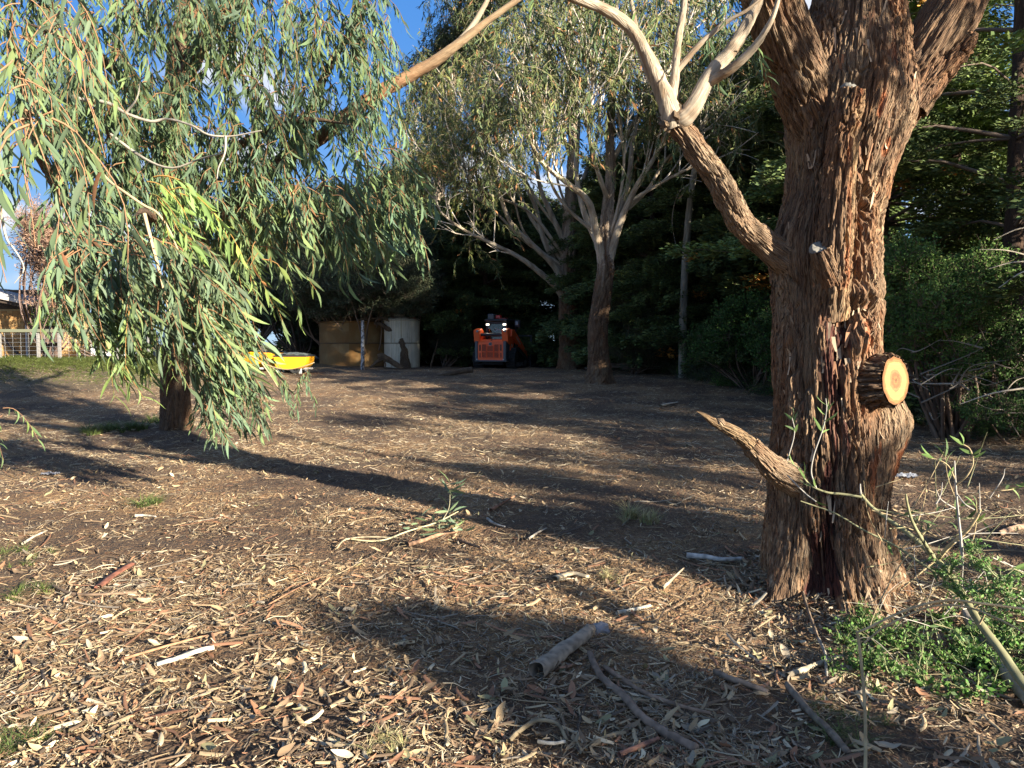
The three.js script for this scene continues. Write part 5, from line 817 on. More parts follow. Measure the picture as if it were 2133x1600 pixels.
// ============================================================ BRICK HOUSE, FENCE, SHED
{
  const D = 31, z = -D, y0 = H(at(20, 745, D).x, z) - 0.15, pt = (x, y) => at(x, y, D), xR = pt(50, 700).x, xL = xR - 6, top = pt(20, 644).y;
  const h = thing('brick_house', 'low yellow-brown brick house with a dark eave and grey gutter', 'house', [xR, y0, z]);
  const mortar = plain([0.36, 0.26, 0.13], 0.95), br = [[0.42, 0.24, 0.085], [0.36, 0.20, 0.07], [0.46, 0.28, 0.11], [0.32, 0.17, 0.06]].map((c) => plain(c, 0.9));
  const Htop = top - y0, bg = new RoundedBoxGeometry(0.228, 0.074, 0.10, 1, 0.006), hb = new RoundedBoxGeometry(0.11, 0.074, 0.10, 1, 0.006), R = rng(88);
  mesh('wall', new THREE.BoxGeometry(6, Htop, 0.22).translate(-3.002, Htop / 2, -0.125), mortar, h);
  const rows = Math.floor(Htop / 0.0848); let placed = 0;
  for (let r = 0; r < rows; r++) for (let k = 0; k < 9; k++) { const off = r % 2 ? 0.12 : 0, m = mesh('brick', r % 2 && k === 0 ? hb : bg, br[Math.floor(R() * 4)], h); m.position.set(-(r % 2 && k === 0 ? 0.057 : 0.116 + k * 0.239 - off + (r % 2 ? 0.0 : 0)), 0.045 + r * 0.0848, -0.053 + R() * 0.006); placed++; }
  // return wall set back, seen past the corner, and a board coloured dark for the shade under the eave
  const xr2 = pt(92, 700).x - xR;
  mesh('wall', new THREE.BoxGeometry(0.22, Htop, 3).translate(-0.11, Htop / 2, -1.75), mortar, h);
  mesh('wall', new THREE.BoxGeometry(xr2 + 0.4, Htop + 1.6, 0.2).translate((xr2 + 0.4) / 2 + 0.002, (Htop + 1.6) / 2, -2.6), plain([0.40, 0.27, 0.13], 0.9), h);
  mesh('eave_shade_board', new RoundedBoxGeometry(8.5, 0.9, 0.12, 2, 0.01).translate(-2.4, Htop + 0.45 + 0.01, -1.2), plain([0.09, 0.055, 0.03], 0.8), h);
  mesh('downpipe', new THREE.CylinderGeometry(0.045, 0.045, Htop * 0.72, 12).translate(0.12, Htop * 0.36, 0.02), plain([0.6, 0.58, 0.54], 0.6), h);
  const e0 = pt(-60, 604).sub(V(xR, y0, z)), e1 = pt(108, 640).sub(V(xR, y0, z)), dx = e1.x - e0.x, dy = e1.y - e0.y, ang = Math.atan2(dy, dx), L = Math.hypot(dx, dy);
  const sl = (g, ox, oy, oz) => g.rotateZ(ang).translate((e0.x + e1.x) / 2 + ox, (e0.y + e1.y) / 2 + oy, oz);
  mesh('roof', sl(new THREE.BoxGeometry(L, 0.06, 4.5), 0, 0.15, -1.4), plain([0.34, 0.33, 0.33], 0.7), h);
  for (let k = 0; k < 30; k++) mesh('roof_rib', sl(new RoundedBoxGeometry(0.05, 0.03, 4.5, 1, 0.01).translate(-L / 2 + (k + 0.5) * L / 30, 0, 0), 0, 0.192, -1.4), plain([0.36, 0.35, 0.35], 0.65), h);
  mesh('gutter', sl(new RoundedBoxGeometry(L * 0.97, 0.16, 0.12, 2, 0.03), -0.1, 0.05, 0.87), plain([0.5, 0.46, 0.42], 0.6), h); mesh('fascia', sl(new RoundedBoxGeometry(L, 0.2, 0.04, 2, 0.01), 0, -0.1, 0.78), plain([0.05, 0.035, 0.025], 0.8), h);
  mesh('soffit', sl(new THREE.BoxGeometry(L, 0.03, 2.0), 0, -0.18, -0.3), plain([0.12, 0.075, 0.045], 0.9), h);
  mesh('prop', new RoundedBoxGeometry(0.09, 1.5, 0.09, 2, 0.01).rotateZ(0.72).translate(-0.35, 0.55, 0.25), plain([0.06, 0.05, 0.045], 0.8), h);

  // timber rail fence with netting
  const D2 = 27.5, q = (x, y) => at(x, y, D2), xa = q(-40, 0).x, xb = q(300, 0).x, fy = H(q(100, 0).x, -D2), f = thing('rail_fence', 'grey-green timber rail fence with wire netting in front of the house', 'fence', [xa, fy, -D2]), ry = q(60, 689).y - fy, wire = plain([0.42, 0.43, 0.44], 0.45, 0.6), wood = plain([0.13, 0.135, 0.085], 0.9), post = plain([0.19, 0.18, 0.165], 0.9);
  mesh('rail', new RoundedBoxGeometry(xb - xa, 0.12, 0.05, 2, 0.012).translate((xb - xa) / 2, ry, 0.05), wood, f);
  for (const x of [-30, 53, 98, 220, 290]) { const X = q(x, 0).x; mesh('post', new RoundedBoxGeometry(0.10, ry + 0.35, 0.10, 2, 0.012).translate(X - xa, (ry + 0.02) / 2 - 0.12, -0.04), post, f); }
  for (let k = 0; k < 7; k++) mesh('wire', new THREE.CylinderGeometry(0.0035, 0.0035, xb - xa, 5).rotateZ(Math.PI / 2).translate((xb - xa) / 2, 0.05 + k * (ry - 0.1) / 6.5, 0.02), wire, f);
  for (let k = 0; k < 20; k++) mesh('wire', new THREE.CylinderGeometry(0.003, 0.003, ry - 0.1, 5).translate((k + 0.4) * (xb - xa) / 20, ry / 2 - 0.02, 0.02), wire, f);
  // white shed beyond
  const s = thing('garden_shed', 'small white shed beyond the fence, glimpsed under the hanging leaves', 'shed', [at(175, 0, 36).x, H(at(175, 0, 36).x, -36), -36]), white = plain([0.78, 0.80, 0.82], 0.6);
  const sh = at(0, 672, 36).y - s.position.y; for (let k = 0; k < 6; k++) mesh('panel', new RoundedBoxGeometry(0.49, sh, 0.06, 1, 0.015).translate(-1.25 + k * 0.5, sh / 2, 0), white, s);
  mesh('wall', new THREE.BoxGeometry(2.9, sh, 1.8).translate(0, sh / 2, -0.96), white, s); mesh('roof', new RoundedBoxGeometry(3.3, 0.08, 2.3, 2, 0.02).rotateX(0.08).translate(0, sh + 0.1, -0.9), plain([0.25, 0.25, 0.26], 0.6), s); mesh('vent', new RoundedBoxGeometry(0.5, 0.3, 0.03, 1, 0.01).translate(0.75, 0.35, 0.045), plain([0.35, 0.36, 0.4], 0.7), s);
}
// ============================================================ LITTER ON THE GROUND
const litterMat = new THREE.MeshStandardMaterial({ vertexColors: true, side: THREE.DoubleSide, roughness: 0.85 });
function dryLeaf(seed, len, wid) {
  const R = rng(seed), mb = new MB(), n = 6, curl = 0.12 + 0.3 * R(), bend = (R() - 0.5) * 0.5, roll = 0.5 + R() * 0.9;
  for (let i = 0; i <= n; i++) { const t = i / n, w = wid * 0.5 * Math.pow(Math.sin(Math.PI * (0.04 + 0.94 * Math.pow(t, 0.85))), 0.8); for (const s of [-1, 0, 1]) mb.v(V((t - 0.5) * len, curl * len * (t - 0.5) ** 2 * 1.6 + Math.abs(s) * w * roll * (0.4 + 0.4 * Math.sin(t * 9 + seed)), s * w + bend * len * (t - 0.5) ** 2), V(0, 1, 0), s, t, s ? [1, 1, 1] : [1.12, 1.08, 1.0]); }
  for (let i = 0; i < n; i++) for (const s of [0, 1]) { const a = b3(i, s); mb.quad(a, a + 1, a + 4, a + 3); }
  function b3(i, s) { return i * 3 + s; }
  return smoothGeo(mb);
}
function strip(seed, len, wid, thick, bend) {                                  // bark strip, chip or straw: a thin bent sliver with thickness
  const R = rng(seed), mb = new MB(), n = 5, k1 = (R() - 0.5) * bend, k2 = (R() - 0.3) * bend * 0.5;
  for (let i = 0; i <= n; i++) { const t = i / n, w = wid * 0.5 * (i === 0 || i === n ? 0.35 + 0.5 * R() : 0.85 + 0.3 * R()), x = (t - 0.5) * len, z = k1 * len * (t - 0.5) ** 2, y = k2 * len * (t - 0.5) ** 2; mb.v(V(x, y, z - w), V(0, 1, 0), 0, t, [1, 1, 1]); mb.v(V(x, y + thick, z), V(0, 1, 0), 0.5, t, [1.1, 1.08, 1.05]); mb.v(V(x, y, z + w), V(0, 1, 0), 1, t, [0.9, 0.9, 0.9]); }
  for (let i = 0; i < n; i++) for (const s of [0, 1]) { const a = i * 3 + s; mb.quad(a, a + 1, a + 4, a + 3); }
  return smoothGeo(mb);
}
const leafGeos = [1, 2, 3, 4, 5].map((s) => dryLeaf(s, 0.10, 0.014 + 0.0045 * s)), barkGeos = [1, 2, 3, 4].map((s) => strip(40 + s, 0.17, 0.022, 0.008, 0.7)), chipGeos = [1, 2, 3].map((s) => strip(50 + s, 0.05, 0.012, 0.005, 0.5)), strawGeos = [1, 2, 3].map((s) => strip(60 + s, 0.06, 0.0032, 0.0016, 0.9));
const twigGeos = [1, 2, 3].map((s) => { const R = rng(s + 70), m = new MB(), a = (R() - 0.5) * 0.06, b = (R() - 0.5) * 0.06; tube(m, [[V(-0.13, 0, a), 0.004], [V(-0.03, 0.012, b), 0.0036], [V(0.05, 0.004, -a), 0.003], [V(0.14, 0.01, b), 0.0018]], { sides: 4, seg: 7, lump: 0.1, cap: false }); return m.geo(); });
const TAN = [0.37, 0.275, 0.155], PALE = [0.50, 0.42, 0.28], BROWN = [0.19, 0.128, 0.075], DARK = [0.085, 0.060, 0.040], RUST = [0.23, 0.115, 0.062], GREYB = [0.26, 0.215, 0.155], LEAFT = [0.30, 0.215, 0.12], OLIVEY = [0.24, 0.22, 0.115];
const pick = (R, list) => { let r = R(); for (const [w, c] of list) if ((r -= w) < 0) return c; return list[0][1]; };
const flat = (R, tilt) => new THREE.Quaternion().setFromEuler(new THREE.Euler((R() - 0.5) * tilt, R() * 6.283, (R() - 0.5) * tilt, 'YXZ'));
const clearOf = (x, z) => Math.hypot(x - 2.1, z + 4.75) > 0.40;
{
  const R = rng(1234);
  const scatter = (name, label, geos, count, d0, d1, pal, s0, s1, tilt, lift, pw = 1) => {
    const g = new THREE.Group(); g.name = numbered(name); tag(g, label, 'litter', null, 'stuff'); scene.add(g);
    const put = [];
    while (put.length < count) {
      const d = d0 * Math.pow(d1 / d0, Math.pow(R(), pw)), x = (R() * 2 - 1) * (0.80 * d + 0.7), z = -d;
      const m = 0.5 + 0.9 * fbm2(x * 0.33 + 4, z * 0.33, 3), m2 = 0.5 + 1.1 * fbm2(x * 1.3 + 40, z * 1.3, 2);
      if (R() > 0.14 + 0.5 * sstep(0.25, 0.8, m) + 0.6 * sstep(0.38, 0.8, m2) || !clearOf(x, z)) continue;
      const k = 0.7 + 0.6 * R(), c = pick(R, pal);
      put.push([V(x, H(x, z) + lift * (0.3 + R()), z), flat(R, tilt), s0 + (s1 - s0) * R() * R(), c.map((v) => v * k)]);
    }
    foliage(g, geos, litterMat, put, 'litter'); return g;
  };
  scatter('straw_litter', 'fine straw and shredded bark strewn over the bare earth', strawGeos, 95000, 1.9, 26, [[0.30, TAN], [0.12, PALE], [0.22, BROWN], [0.12, GREYB], [0.18, DARK], [0.06, RUST]], 0.35, 1.5, 1.4, 0.018);
  scatter('straw_litter', 'pale straw and bark slivers strewn over the far half of the clearing', strawGeos, 34000, 9, 30, [[0.4, TAN], [0.2, PALE], [0.15, BROWN], [0.15, GREYB], [0.1, DARK]], 1.0, 3.2, 0.8, 0.02, 0.9);
  scatter('chip_litter', 'small wood chips and crumbs of bark strewn over the earth', chipGeos, 42000, 1.9, 24, [[0.22, TAN], [0.07, PALE], [0.3, BROWN], [0.08, GREYB], [0.25, DARK], [0.08, RUST]], 0.25, 1.2, 1.6, 0.014);
  scatter('leaf_litter', 'dry gum leaves thickly strewn over the earth', leafGeos, 8500, 1.9, 20, [[0.36, LEAFT], [0.05, PALE], [0.30, BROWN], [0.13, GREYB], [0.08, RUST], [0.08, OLIVEY]], 0.35, 1.1, 1.6, 0.022, 1.5);
  scatter('bark_litter', 'torn strips of bark strewn over the earth', barkGeos, 4200, 1.9, 22, [[0.3, BROWN], [0.22, TAN], [0.22, RUST], [0.16, GREYB], [0.1, DARK]], 0.25, 1.1, 0.8, 0.018, 1.1);
  scatter('twig_litter', 'thin dry twigs strewn over the earth', twigGeos, 3600, 1.9, 26, [[0.35, TAN], [0.25, GREYB], [0.2, BROWN], [0.2, PALE]], 0.3, 1.1, 0.25, 0.014, 1.1);
  // long ribbons of shed bark
  const ribbons = [1, 2, 3, 4].map((s) => strip(80 + s, 0.42, 0.016, 0.006, 0.9));
  scatter('bark_ribbon_litter', 'long curling ribbons of shed bark strewn over the earth', ribbons, 900, 1.9, 14, [[0.3, BROWN], [0.25, TAN], [0.2, RUST], [0.15, GREYB], [0.1, DARK]], 0.4, 1.3, 0.16, 0.014, 1.2);
  { // litter banked against the foot of the big trunk
    const g = new THREE.Group(); g.name = 'trunk_litter'; tag(g, 'bark crumbs and leaves heaped against the foot of the big trunk', 'litter', null, 'stuff'); scene.add(g); const put = [];
    for (let i = 0; i < 5200; i++) { const a = R() * 6.283, q = 0.36 + 0.55 * R() * R(), x = 2.1 + Math.cos(a) * q, z = -4.75 + Math.sin(a) * q, k = 0.6 + 0.7 * R(), c = pick(R, [[0.3, BROWN], [0.2, TAN], [0.2, RUST], [0.2, GREYB], [0.1, PALE]]); put.push([V(x, H(x, z) + 0.01 + 0.10 * R() * Math.exp(-(q - 0.36) / 0.10), z), flat(R, 1.3), 0.4 + 0.9 * R() * R(), c.map((v) => v * k)]); }
    foliage(g, [...chipGeos, ...strawGeos, leafGeos[0], barkGeos[0]], litterMat, put, 'litter');
  }
  // the pieces that lie largest in view, one by one
  const single = (name, label, cat, group, geos, n, pal, s0, s1, tilt) => {
    const mats = pal.flatMap(([, c]) => [0.8, 1, 1.2].map((k) => new THREE.MeshStandardMaterial({ color: new THREE.Color().setRGB(...c.map((v) => v * k)), vertexColors: true, side: THREE.DoubleSide, roughness: 0.8 })));
    for (let i = 0; i < n;) { const p = ground(R() * 2133, 1180 + 420 * Math.pow(R(), 0.7)); if (!clearOf(p.x, p.z)) continue; const o = mesh(name, geos[i % geos.length], mats[Math.floor(R() * mats.length)]); tag(o, label, cat, group); o.position.copy(p).add(V(0, 0.016, 0)); o.quaternion.copy(flat(R, tilt)); o.scale.setScalar(s0 + (s1 - s0) * R()); i++; }
  };
  single('fallen_leaf', 'dry tan gum leaf lying loose on top of the litter', 'leaf', 'loose dry leaves on the ground', leafGeos, 240, [[1, LEAFT], [1, BROWN], [1, GREYB], [1, RUST], [1, OLIVEY]], 0.7, 1.15, 0.7);
  single('bark_strip', 'short torn strip of brown bark lying loose on the litter', 'bark', 'loose bark strips on the ground', barkGeos, 110, [[1, RUST], [1, BROWN], [1, TAN]], 0.5, 1.1, 0.3);
  single('wood_chip', 'pale splintered wood chip lying loose on the litter', 'wood chip', 'loose wood chips on the ground', chipGeos, 90, [[1, PALE], [1, TAN]], 1.2, 2.3, 0.4);
}
// ---------------- sticks, logs and scraps that can be told apart
function stick(name, label, cat, pts, r0, r1, col, { sides = 9, flatten = 1, lift = 0.6, mat = twigMat, ends } = {}) {
  const P = pts.map(([x, y, h = 0]) => ground(x, y).add(V(0, Math.max(r0 * lift, 0.012) + 0.014 + h, 0))), b = P[0].clone(), m = new MB();
  tube(m, P.map((p, i) => [p.clone().sub(b), lerp(r0, r1, i / (P.length - 1))]), { sides, seg: P.length * 8, lump: 0.16, col: (t, a, q) => { const k = 0.75 + 0.4 * n3(q.x * 20, q.y * 20, q.z * 20); return col.map((v) => v * k); } });
  const g = smoothGeo(m); if (flatten !== 1) g.scale(1, flatten, 1);
  const o = mesh(name, g, mat); o.position.copy(b); return tag(o, label, cat);
}
const W = [0.60, 0.54, 0.42];
stick('split_wood', 'pale splintered slab of wood lying on sunlit litter, largest white piece', 'wood', [[325, 1396], [372, 1384], [410, 1370], [446, 1360]], 0.016, 0.020, W, { flatten: 0.6 });
stick('stick', 'long thin reddish stick beside the pale splintered slab of wood', 'stick', [[258, 1384], [330, 1364], [400, 1344], [468, 1327]], 0.007, 0.005, [0.34, 0.19, 0.10]);
stick('bark_slab', 'red-brown slab of bark pointing up to the sawn edge in sunlit litter', 'bark', [[205, 1232], [240, 1208], [275, 1186]], 0.024, 0.028, [0.26, 0.10, 0.06], { flatten: 0.45 });
stick('stick', 'curved brown stick below the red-brown slab of bark', 'stick', [[110, 1228], [150, 1246], [200, 1249], [285, 1243]], 0.010, 0.008, [0.24, 0.16, 0.10]);
stick('stick', 'straight thin reddish stick on open sunlit litter', 'stick', [[560, 1268], [610, 1240], [668, 1212]], 0.005, 0.004, [0.33, 0.17, 0.09]);
stick('stick', 'small white stick alone on bare sunlit earth', 'stick', [[281, 1081], [300, 1081], [325, 1082]], 0.014, 0.006, W);
stick('bone_wood', 'bleached grey-white stick lying in shade against the big trunk', 'stick', [[1430, 1166], [1465, 1170], [1500, 1175], [1548, 1174]], 0.028, 0.016, [0.62, 0.57, 0.49], { flatten: 0.8 });
stick('broken_log', 'grey-brown broken log end half sunk in shaded leaf litter', 'log', [[1118, 1420], [1150, 1394], [1190, 1362], [1218, 1342], [1230, 1330]], 0.040, 0.030, [0.36, 0.29, 0.21], { lift: 0.8, sides: 18 });
stick('stick', 'long curved dark branch running from the broken log into the shade', 'branch', [[1228, 1372], [1250, 1420], [1300, 1465], [1340, 1510], [1390, 1545], [1450, 1576]], 0.016, 0.019, [0.30, 0.205, 0.14]);
stick('stick', 'thinner curved branch running alongside the long dark branch', 'branch', [[1258, 1402], [1300, 1430], [1350, 1460], [1420, 1485], [1480, 1500]], 0.012, 0.008, [0.34, 0.22, 0.14]);
stick('stick', 'bowed tan stick arching over shaded leaves below the broken log', 'stick', [[1060, 1560], [1085, 1535], [1120, 1524, 0.02], [1160, 1530, 0.015], [1180, 1555]], 0.010, 0.007, [0.34, 0.26, 0.15]);
stick('stick', 'reddish stick lying under the fallen leafy gum twig', 'stick', [[850, 1142], [885, 1132], [920, 1120], [952, 1114]], 0.017, 0.012, [0.33, 0.19, 0.11]);
stick('stick', 'short brown stick just below the fallen leafy gum twig', 'stick', [[955, 1130], [975, 1140], [1002, 1150]], 0.015, 0.010, [0.20, 0.12, 0.07]);
stick('stick', 'orange-brown snapped stick within the long trunk shadow', 'stick', [[1022, 1070], [1045, 1056], [1072, 1040]], 0.016, 0.008, [0.36, 0.17, 0.09]);
stick('stick', 'grey forked splinter at the edge of the long trunk shadow', 'stick', [[1015, 1087], [1030, 1098], [1052, 1104]], 0.013, 0.006, [0.48, 0.44, 0.38]);
stick('stick', 'pale grey stick crossing the edge of the long trunk shadow', 'stick', [[1100, 1130], [1120, 1118], [1138, 1107]], 0.010, 0.006, [0.42, 0.36, 0.28]);
stick('bark_slab', 'pale flat slab of bark in the sunlit strip before the big trunk', 'bark', [[1155, 1215], [1190, 1208], [1225, 1212]], 0.030, 0.022, [0.52, 0.42, 0.27], { flatten: 0.4 });
stick('split_wood', 'pale split stick pointing toward the base of the big trunk', 'wood', [[1285, 1286], [1320, 1279], [1355, 1272]], 0.013, 0.008, W);
stick('stick', 'pale thin forked stick rising from litter before the big trunk', 'stick', [[1380, 1235], [1400, 1222, 0.02], [1424, 1204, 0.04]], 0.012, 0.005, [0.48, 0.38, 0.25]);
stick('stick', 'dark thick stick lying below the hollow of the big trunk', 'stick', [[1488, 1412], [1520, 1425], [1560, 1440], [1600, 1455]], 0.015, 0.013, [0.30, 0.21, 0.14]);
stick('stick', 'long grey-brown stick under the low green plant', 'stick', [[1640, 1440], [1690, 1500], [1730, 1540], [1765, 1580]], 0.017, 0.014, [0.27, 0.20, 0.14]);
stick('stick', 'pale stick leaning across litter before the low green plant', 'stick', [[1640, 1420], [1690, 1400], [1740, 1384], [1775, 1376]], 0.015, 0.012, [0.40, 0.33, 0.22]);
stick('stick', 'reddish stripped stick in the litter at the very bottom edge', 'stick', [[1290, 1590], [1330, 1570], [1372, 1552]], 0.012, 0.008, [0.33, 0.16, 0.10]);
stick('stick', 'short white stick in the shade below the bowed tan stick', 'stick', [[1120, 1561], [1150, 1564], [1178, 1560]], 0.008, 0.006, W);
stick('branch', 'bent dry branch lying on dark earth at the side of the clearing', 'branch', [[2080, 1120], [2100, 1112], [2133, 1103], [2190, 1096]], 0.022, 0.026, [0.30, 0.19, 0.12]);
stick('stick', 'sunlit white splinter on shaded earth behind the short broken snag', 'stick', [[1375, 850], [1395, 846], [1412, 842]], 0.05, 0.02, W, { flatten: 0.6 });
stick('stick', 'thin pale stick on the earth beside the fallen leafy gum twig', 'stick', [[700, 1152], [720, 1132], [760, 1127], [830, 1128]], 0.006, 0.005, [0.46, 0.38, 0.24]);
stick('stick', 'bleached twig on sunlit mulch beside the round leaf shadow', 'stick', [[48, 1140], [70, 1126], [98, 1112]], 0.012, 0.005, W);
stick('stick', 'dark curved stick casting a shadow at the side of the sunlit litter', 'stick', [[89, 1410], [92, 1425], [106, 1436]], 0.008, 0.006, [0.10, 0.07, 0.05]);
{
  // brush pile of prunings at the foot of the belt, past the twisted gum
  const R = rng(91), b = ground(1340, 775), t = thing('brush_pile', 'low heap of cut grey branches on the earth beside the twisted gum', 'brush pile', b.clone());
  for (let i = 0; i < 34; i++) { const m = new MB(), p = at(1290 + R() * 170, 775, -b.z + (R() - 0.5) * 2.5).sub(b), a = (R() - 0.5) * 0.9, l = 0.5 + R() * 1.1; p.y = H(p.x + b.x, p.z + b.z) - b.y + 0.03 + R() * 0.22; const d = V(Math.cos(a), (R() - 0.5) * 0.25, Math.sin(a)).multiplyScalar(l); tube(m, [[p.clone().sub(d), 0.03], [p.clone().add(V(0, R() * 0.1, 0)), 0.024], [p.clone().add(d), 0.008]], { sides: 5, lump: 0.15, col: (t2, a2, q) => { const k = 0.6 + 0.5 * R(); return [0.26 * k, 0.20 * k, 0.15 * k]; } }); mesh('branch', m.geo(), twigMat, t); }
  // plastic scraps
  const scrap = (label, px, py, s, seed, col) => { const p = ground(px, py), m = new MB(), N = 14; for (let i = 0; i <= N; i++) for (let j = 0; j <= N; j++) { const u = i / N - 0.5, v = j / N - 0.5; m.v(V(u * s * 1.8 + 0.1 * s * n2(v * 5, seed), 0.02 + s * 0.28 * Math.abs(n2(u * 5 + seed, v * 5)) + s * 0.1 * n2(u * 14, v * 14 + seed), v * s), V(0, 1, 0), u, v, [1, 1, 1]); } for (let i = 0; i < N; i++) for (let j = 0; j < N; j++) { const a = i * (N + 1) + j; m.quad(a, a + 1, a + N + 2, a + N + 1); } const o = mesh('plastic_scrap', smoothGeo(m), new THREE.MeshStandardMaterial({ color: new THREE.Color().setRGB(...col), roughness: 0.35, side: THREE.DoubleSide })); o.position.copy(p); tag(o, label, 'plastic scrap'); };
  scrap('crumpled white plastic film on dark earth beside the big trunk', 1880, 997, 0.17, 3, [0.30, 0.31, 0.33]);
  scrap('crumpled grey plastic scrap on sunlit mulch before the weeping gum', 104, 992, 0.10, 7, [0.22, 0.22, 0.235]);
  const st = new MB(); addGeo(st, new THREE.IcosahedronGeometry(0.045, 3)); for (let i = 0; i < st.nv; i++) { const q = V(st.p[i * 3], st.p[i * 3 + 1], st.p[i * 3 + 2]), k = 1 + 0.35 * n3(q.x * 18, q.y * 18, q.z * 18); st.p[i * 3] *= k; st.p[i * 3 + 1] *= k * 0.7; st.p[i * 3 + 2] *= k; }
  const so = mesh('stone', smoothGeo(st), plain([0.24, 0.23, 0.23], 0.9)); so.position.copy(ground(1252, 1318)).add(V(0, 0.02, 0)); tag(so, 'grey stone just above the broken log end', 'stone');
}
// ============================================================ LOW PLANTS AND THE SAPLING IN FRONT
const bladeGeo = (seed, n, h, spread, pal) => { const R = rng(seed), m = new MB(); for (let i = 0; i < n; i++) { const a = R() * 6.283, o = V(Math.cos(a), 0, Math.sin(a)), l = h * (0.5 + 0.7 * R()), c = pal[Math.floor(R() * pal.length)], k = 0.7 + 0.6 * R(), p = o.clone().multiplyScalar(spread * 0.3 * R()), s = V(-o.z, 0, o.x), w = 0.0022 + 0.002 * R(), b = m.nv, ln = spread * (0.4 + R()); for (let j = 0; j <= 4; j++) { const t = j / 4, q = p.clone().addScaledVector(o, ln * t * t).add(V(0, l * (t - 0.28 * t * t), 0)); for (const e of [-1, 1]) m.v(q.clone().addScaledVector(s, e * w * (1 - 0.85 * t)), o, e, t, c.map((v) => v * k)); } for (let j = 0; j < 4; j++) m.quad(b + j * 2, b + j * 2 + 1, b + j * 2 + 3, b + j * 2 + 2); } return smoothGeo(m); };
const GRASS = [[0.09, 0.125, 0.035], [0.12, 0.15, 0.04], [0.07, 0.10, 0.03]], HAY = [[0.40, 0.34, 0.18], [0.34, 0.30, 0.14], [0.28, 0.28, 0.12]];
const grassGeos = [1, 2, 3].map((s) => bladeGeo(s, 26, 0.11, 0.16, GRASS)), hayGeos = [1, 2].map((s) => bladeGeo(10 + s, 30, 0.13, 0.10, HAY));
{
  const R = rng(2025);
  const tuftAt = (label, px, py, n, rad, s, geos, name = 'grass_tuft') => { const p = ground(px, py), t = thing(name, label, 'grass', p), put = []; for (let i = 0; i < n; i++) { const a = R() * 6.283, q = Math.sqrt(R()) * rad, x = Math.cos(a) * q, z = Math.sin(a) * q; put.push([V(x, H(p.x + x, p.z + z) - p.y, z), flat(R, 0.3), s * (0.6 + 0.7 * R())]); } foliage(t, geos, farLeaf, put, 'blades'); };
  tuftAt('wide green tuft of long grass at the foot of the weeping gum', 262, 893, 40, 0.7, 1.6, grassGeos); tuftAt('small green tuft of grass between the weeping gum base and the hanging tips', 322, 880, 12, 0.3, 1.6, grassGeos);
  tuftAt('small dark green tuft alone on sunlit mulch', 312, 1052, 9, 0.10, 0.9, grassGeos); tuftAt('dry straw-coloured tuft at the bottom edge in sunlit litter', 802, 1555, 7, 0.08, 0.6, hayGeos); tuftAt('dry tuft in the shaded ground beyond the long trunk shadow', 1335, 1085, 12, 0.2, 1.2, hayGeos);
  tuftAt('green grass at the very bottom corner of the sunlit litter', 25, 1560, 14, 0.14, 0.6, grassGeos); tuftAt('thin green tuft beside the curved brown stick', 60, 1240, 10, 0.12, 0.6, grassGeos); tuftAt('sparse green shoots in the sunlit litter near the bark slab', 30, 1165, 14, 0.25, 0.6, grassGeos); tuftAt('thin green tuft in shade under the bent tan stems', 1750, 1520, 9, 0.2, 0.55, grassGeos); tuftAt('thin dry tuft in litter between the big trunk and the broken log', 1260, 1210, 4, 0.10, 0.6, hayGeos);
  // rough grass before the house fence
  const g = new THREE.Group(); g.name = 'grass'; tag(g, 'rough green grass growing along the house fence', 'grass', null, 'stuff'); scene.add(g); const put = [];
  for (let i = 0; i < 5200; i++) { const d = 20 + R() * 9, px = -60 + R() * 420, p = at(px, 760, d), k = 0.7 + 0.6 * R(); if (R() > sstep(19, 24, d)) continue; p.y = H(p.x, p.z); put.push([p, flat(R, 0.3), 0.5 + 1.1 * R() * sstep(21, 27, d), [k * 1.1, k, k * 0.9]]); } foliage(g, grassGeos, farLeaf, put, 'blades');
  const g2 = new THREE.Group(); g2.name = 'undergrowth'; tag(g2, 'sparse shaded undergrowth along the foot of the cypress belt', 'undergrowth', null, 'stuff'); scene.add(g2); const put2 = [];
  for (let i = 0; i < 900; i++) { const t = R(), d = lerp(11.5, 27, t), x = lerp(8.6, 6.6, t) + (R() - 0.4) * 3.2, k = 0.5 + 0.6 * R(); put2.push([V(x, H(x, -d) + 0.05, -d), flat(R, 0.6), 0.6 + 0.7 * R(), [k, k, k]]); } foliage(g2, [...fineTufts.slice(0, 1), ...roundTufts.slice(0, 2), grassGeos[0]], farLeaf, put2, 'clumps');
  // tangle of dead grey branches under the bush
  const tb = thing('dead_thicket', 'tangle of bare grey branches in the shade below the green bush', 'thicket', V(7.6, H(7.6, -11.2), -11.2));
  for (let i = 0; i < 70; i++) { const m = new MB(), p = at(1880 + R() * 330, 720 + R() * 160, 10.4 + R() * 1.2).sub(tb.position), d = randDir(R).setY((R() - 0.3) * 0.7).normalize(), l = 0.4 + R() * 0.8; const q = p.clone().addScaledVector(d, l), mid = p.clone().lerp(q, 0.5).add(randDir(R).multiplyScalar(0.22 * l)); const k = 0.6 + 0.7 * R(); tube(m, [[p, 0.008 + 0.010 * R()], [mid, 0.007], [q, 0.002]], { sides: 5, seg: 12, lump: 0.1, cap: false, col: () => [0.25 * k, 0.21 * k, 0.16 * k] }); mesh('branch', m.geo(), twigMat, tb); }
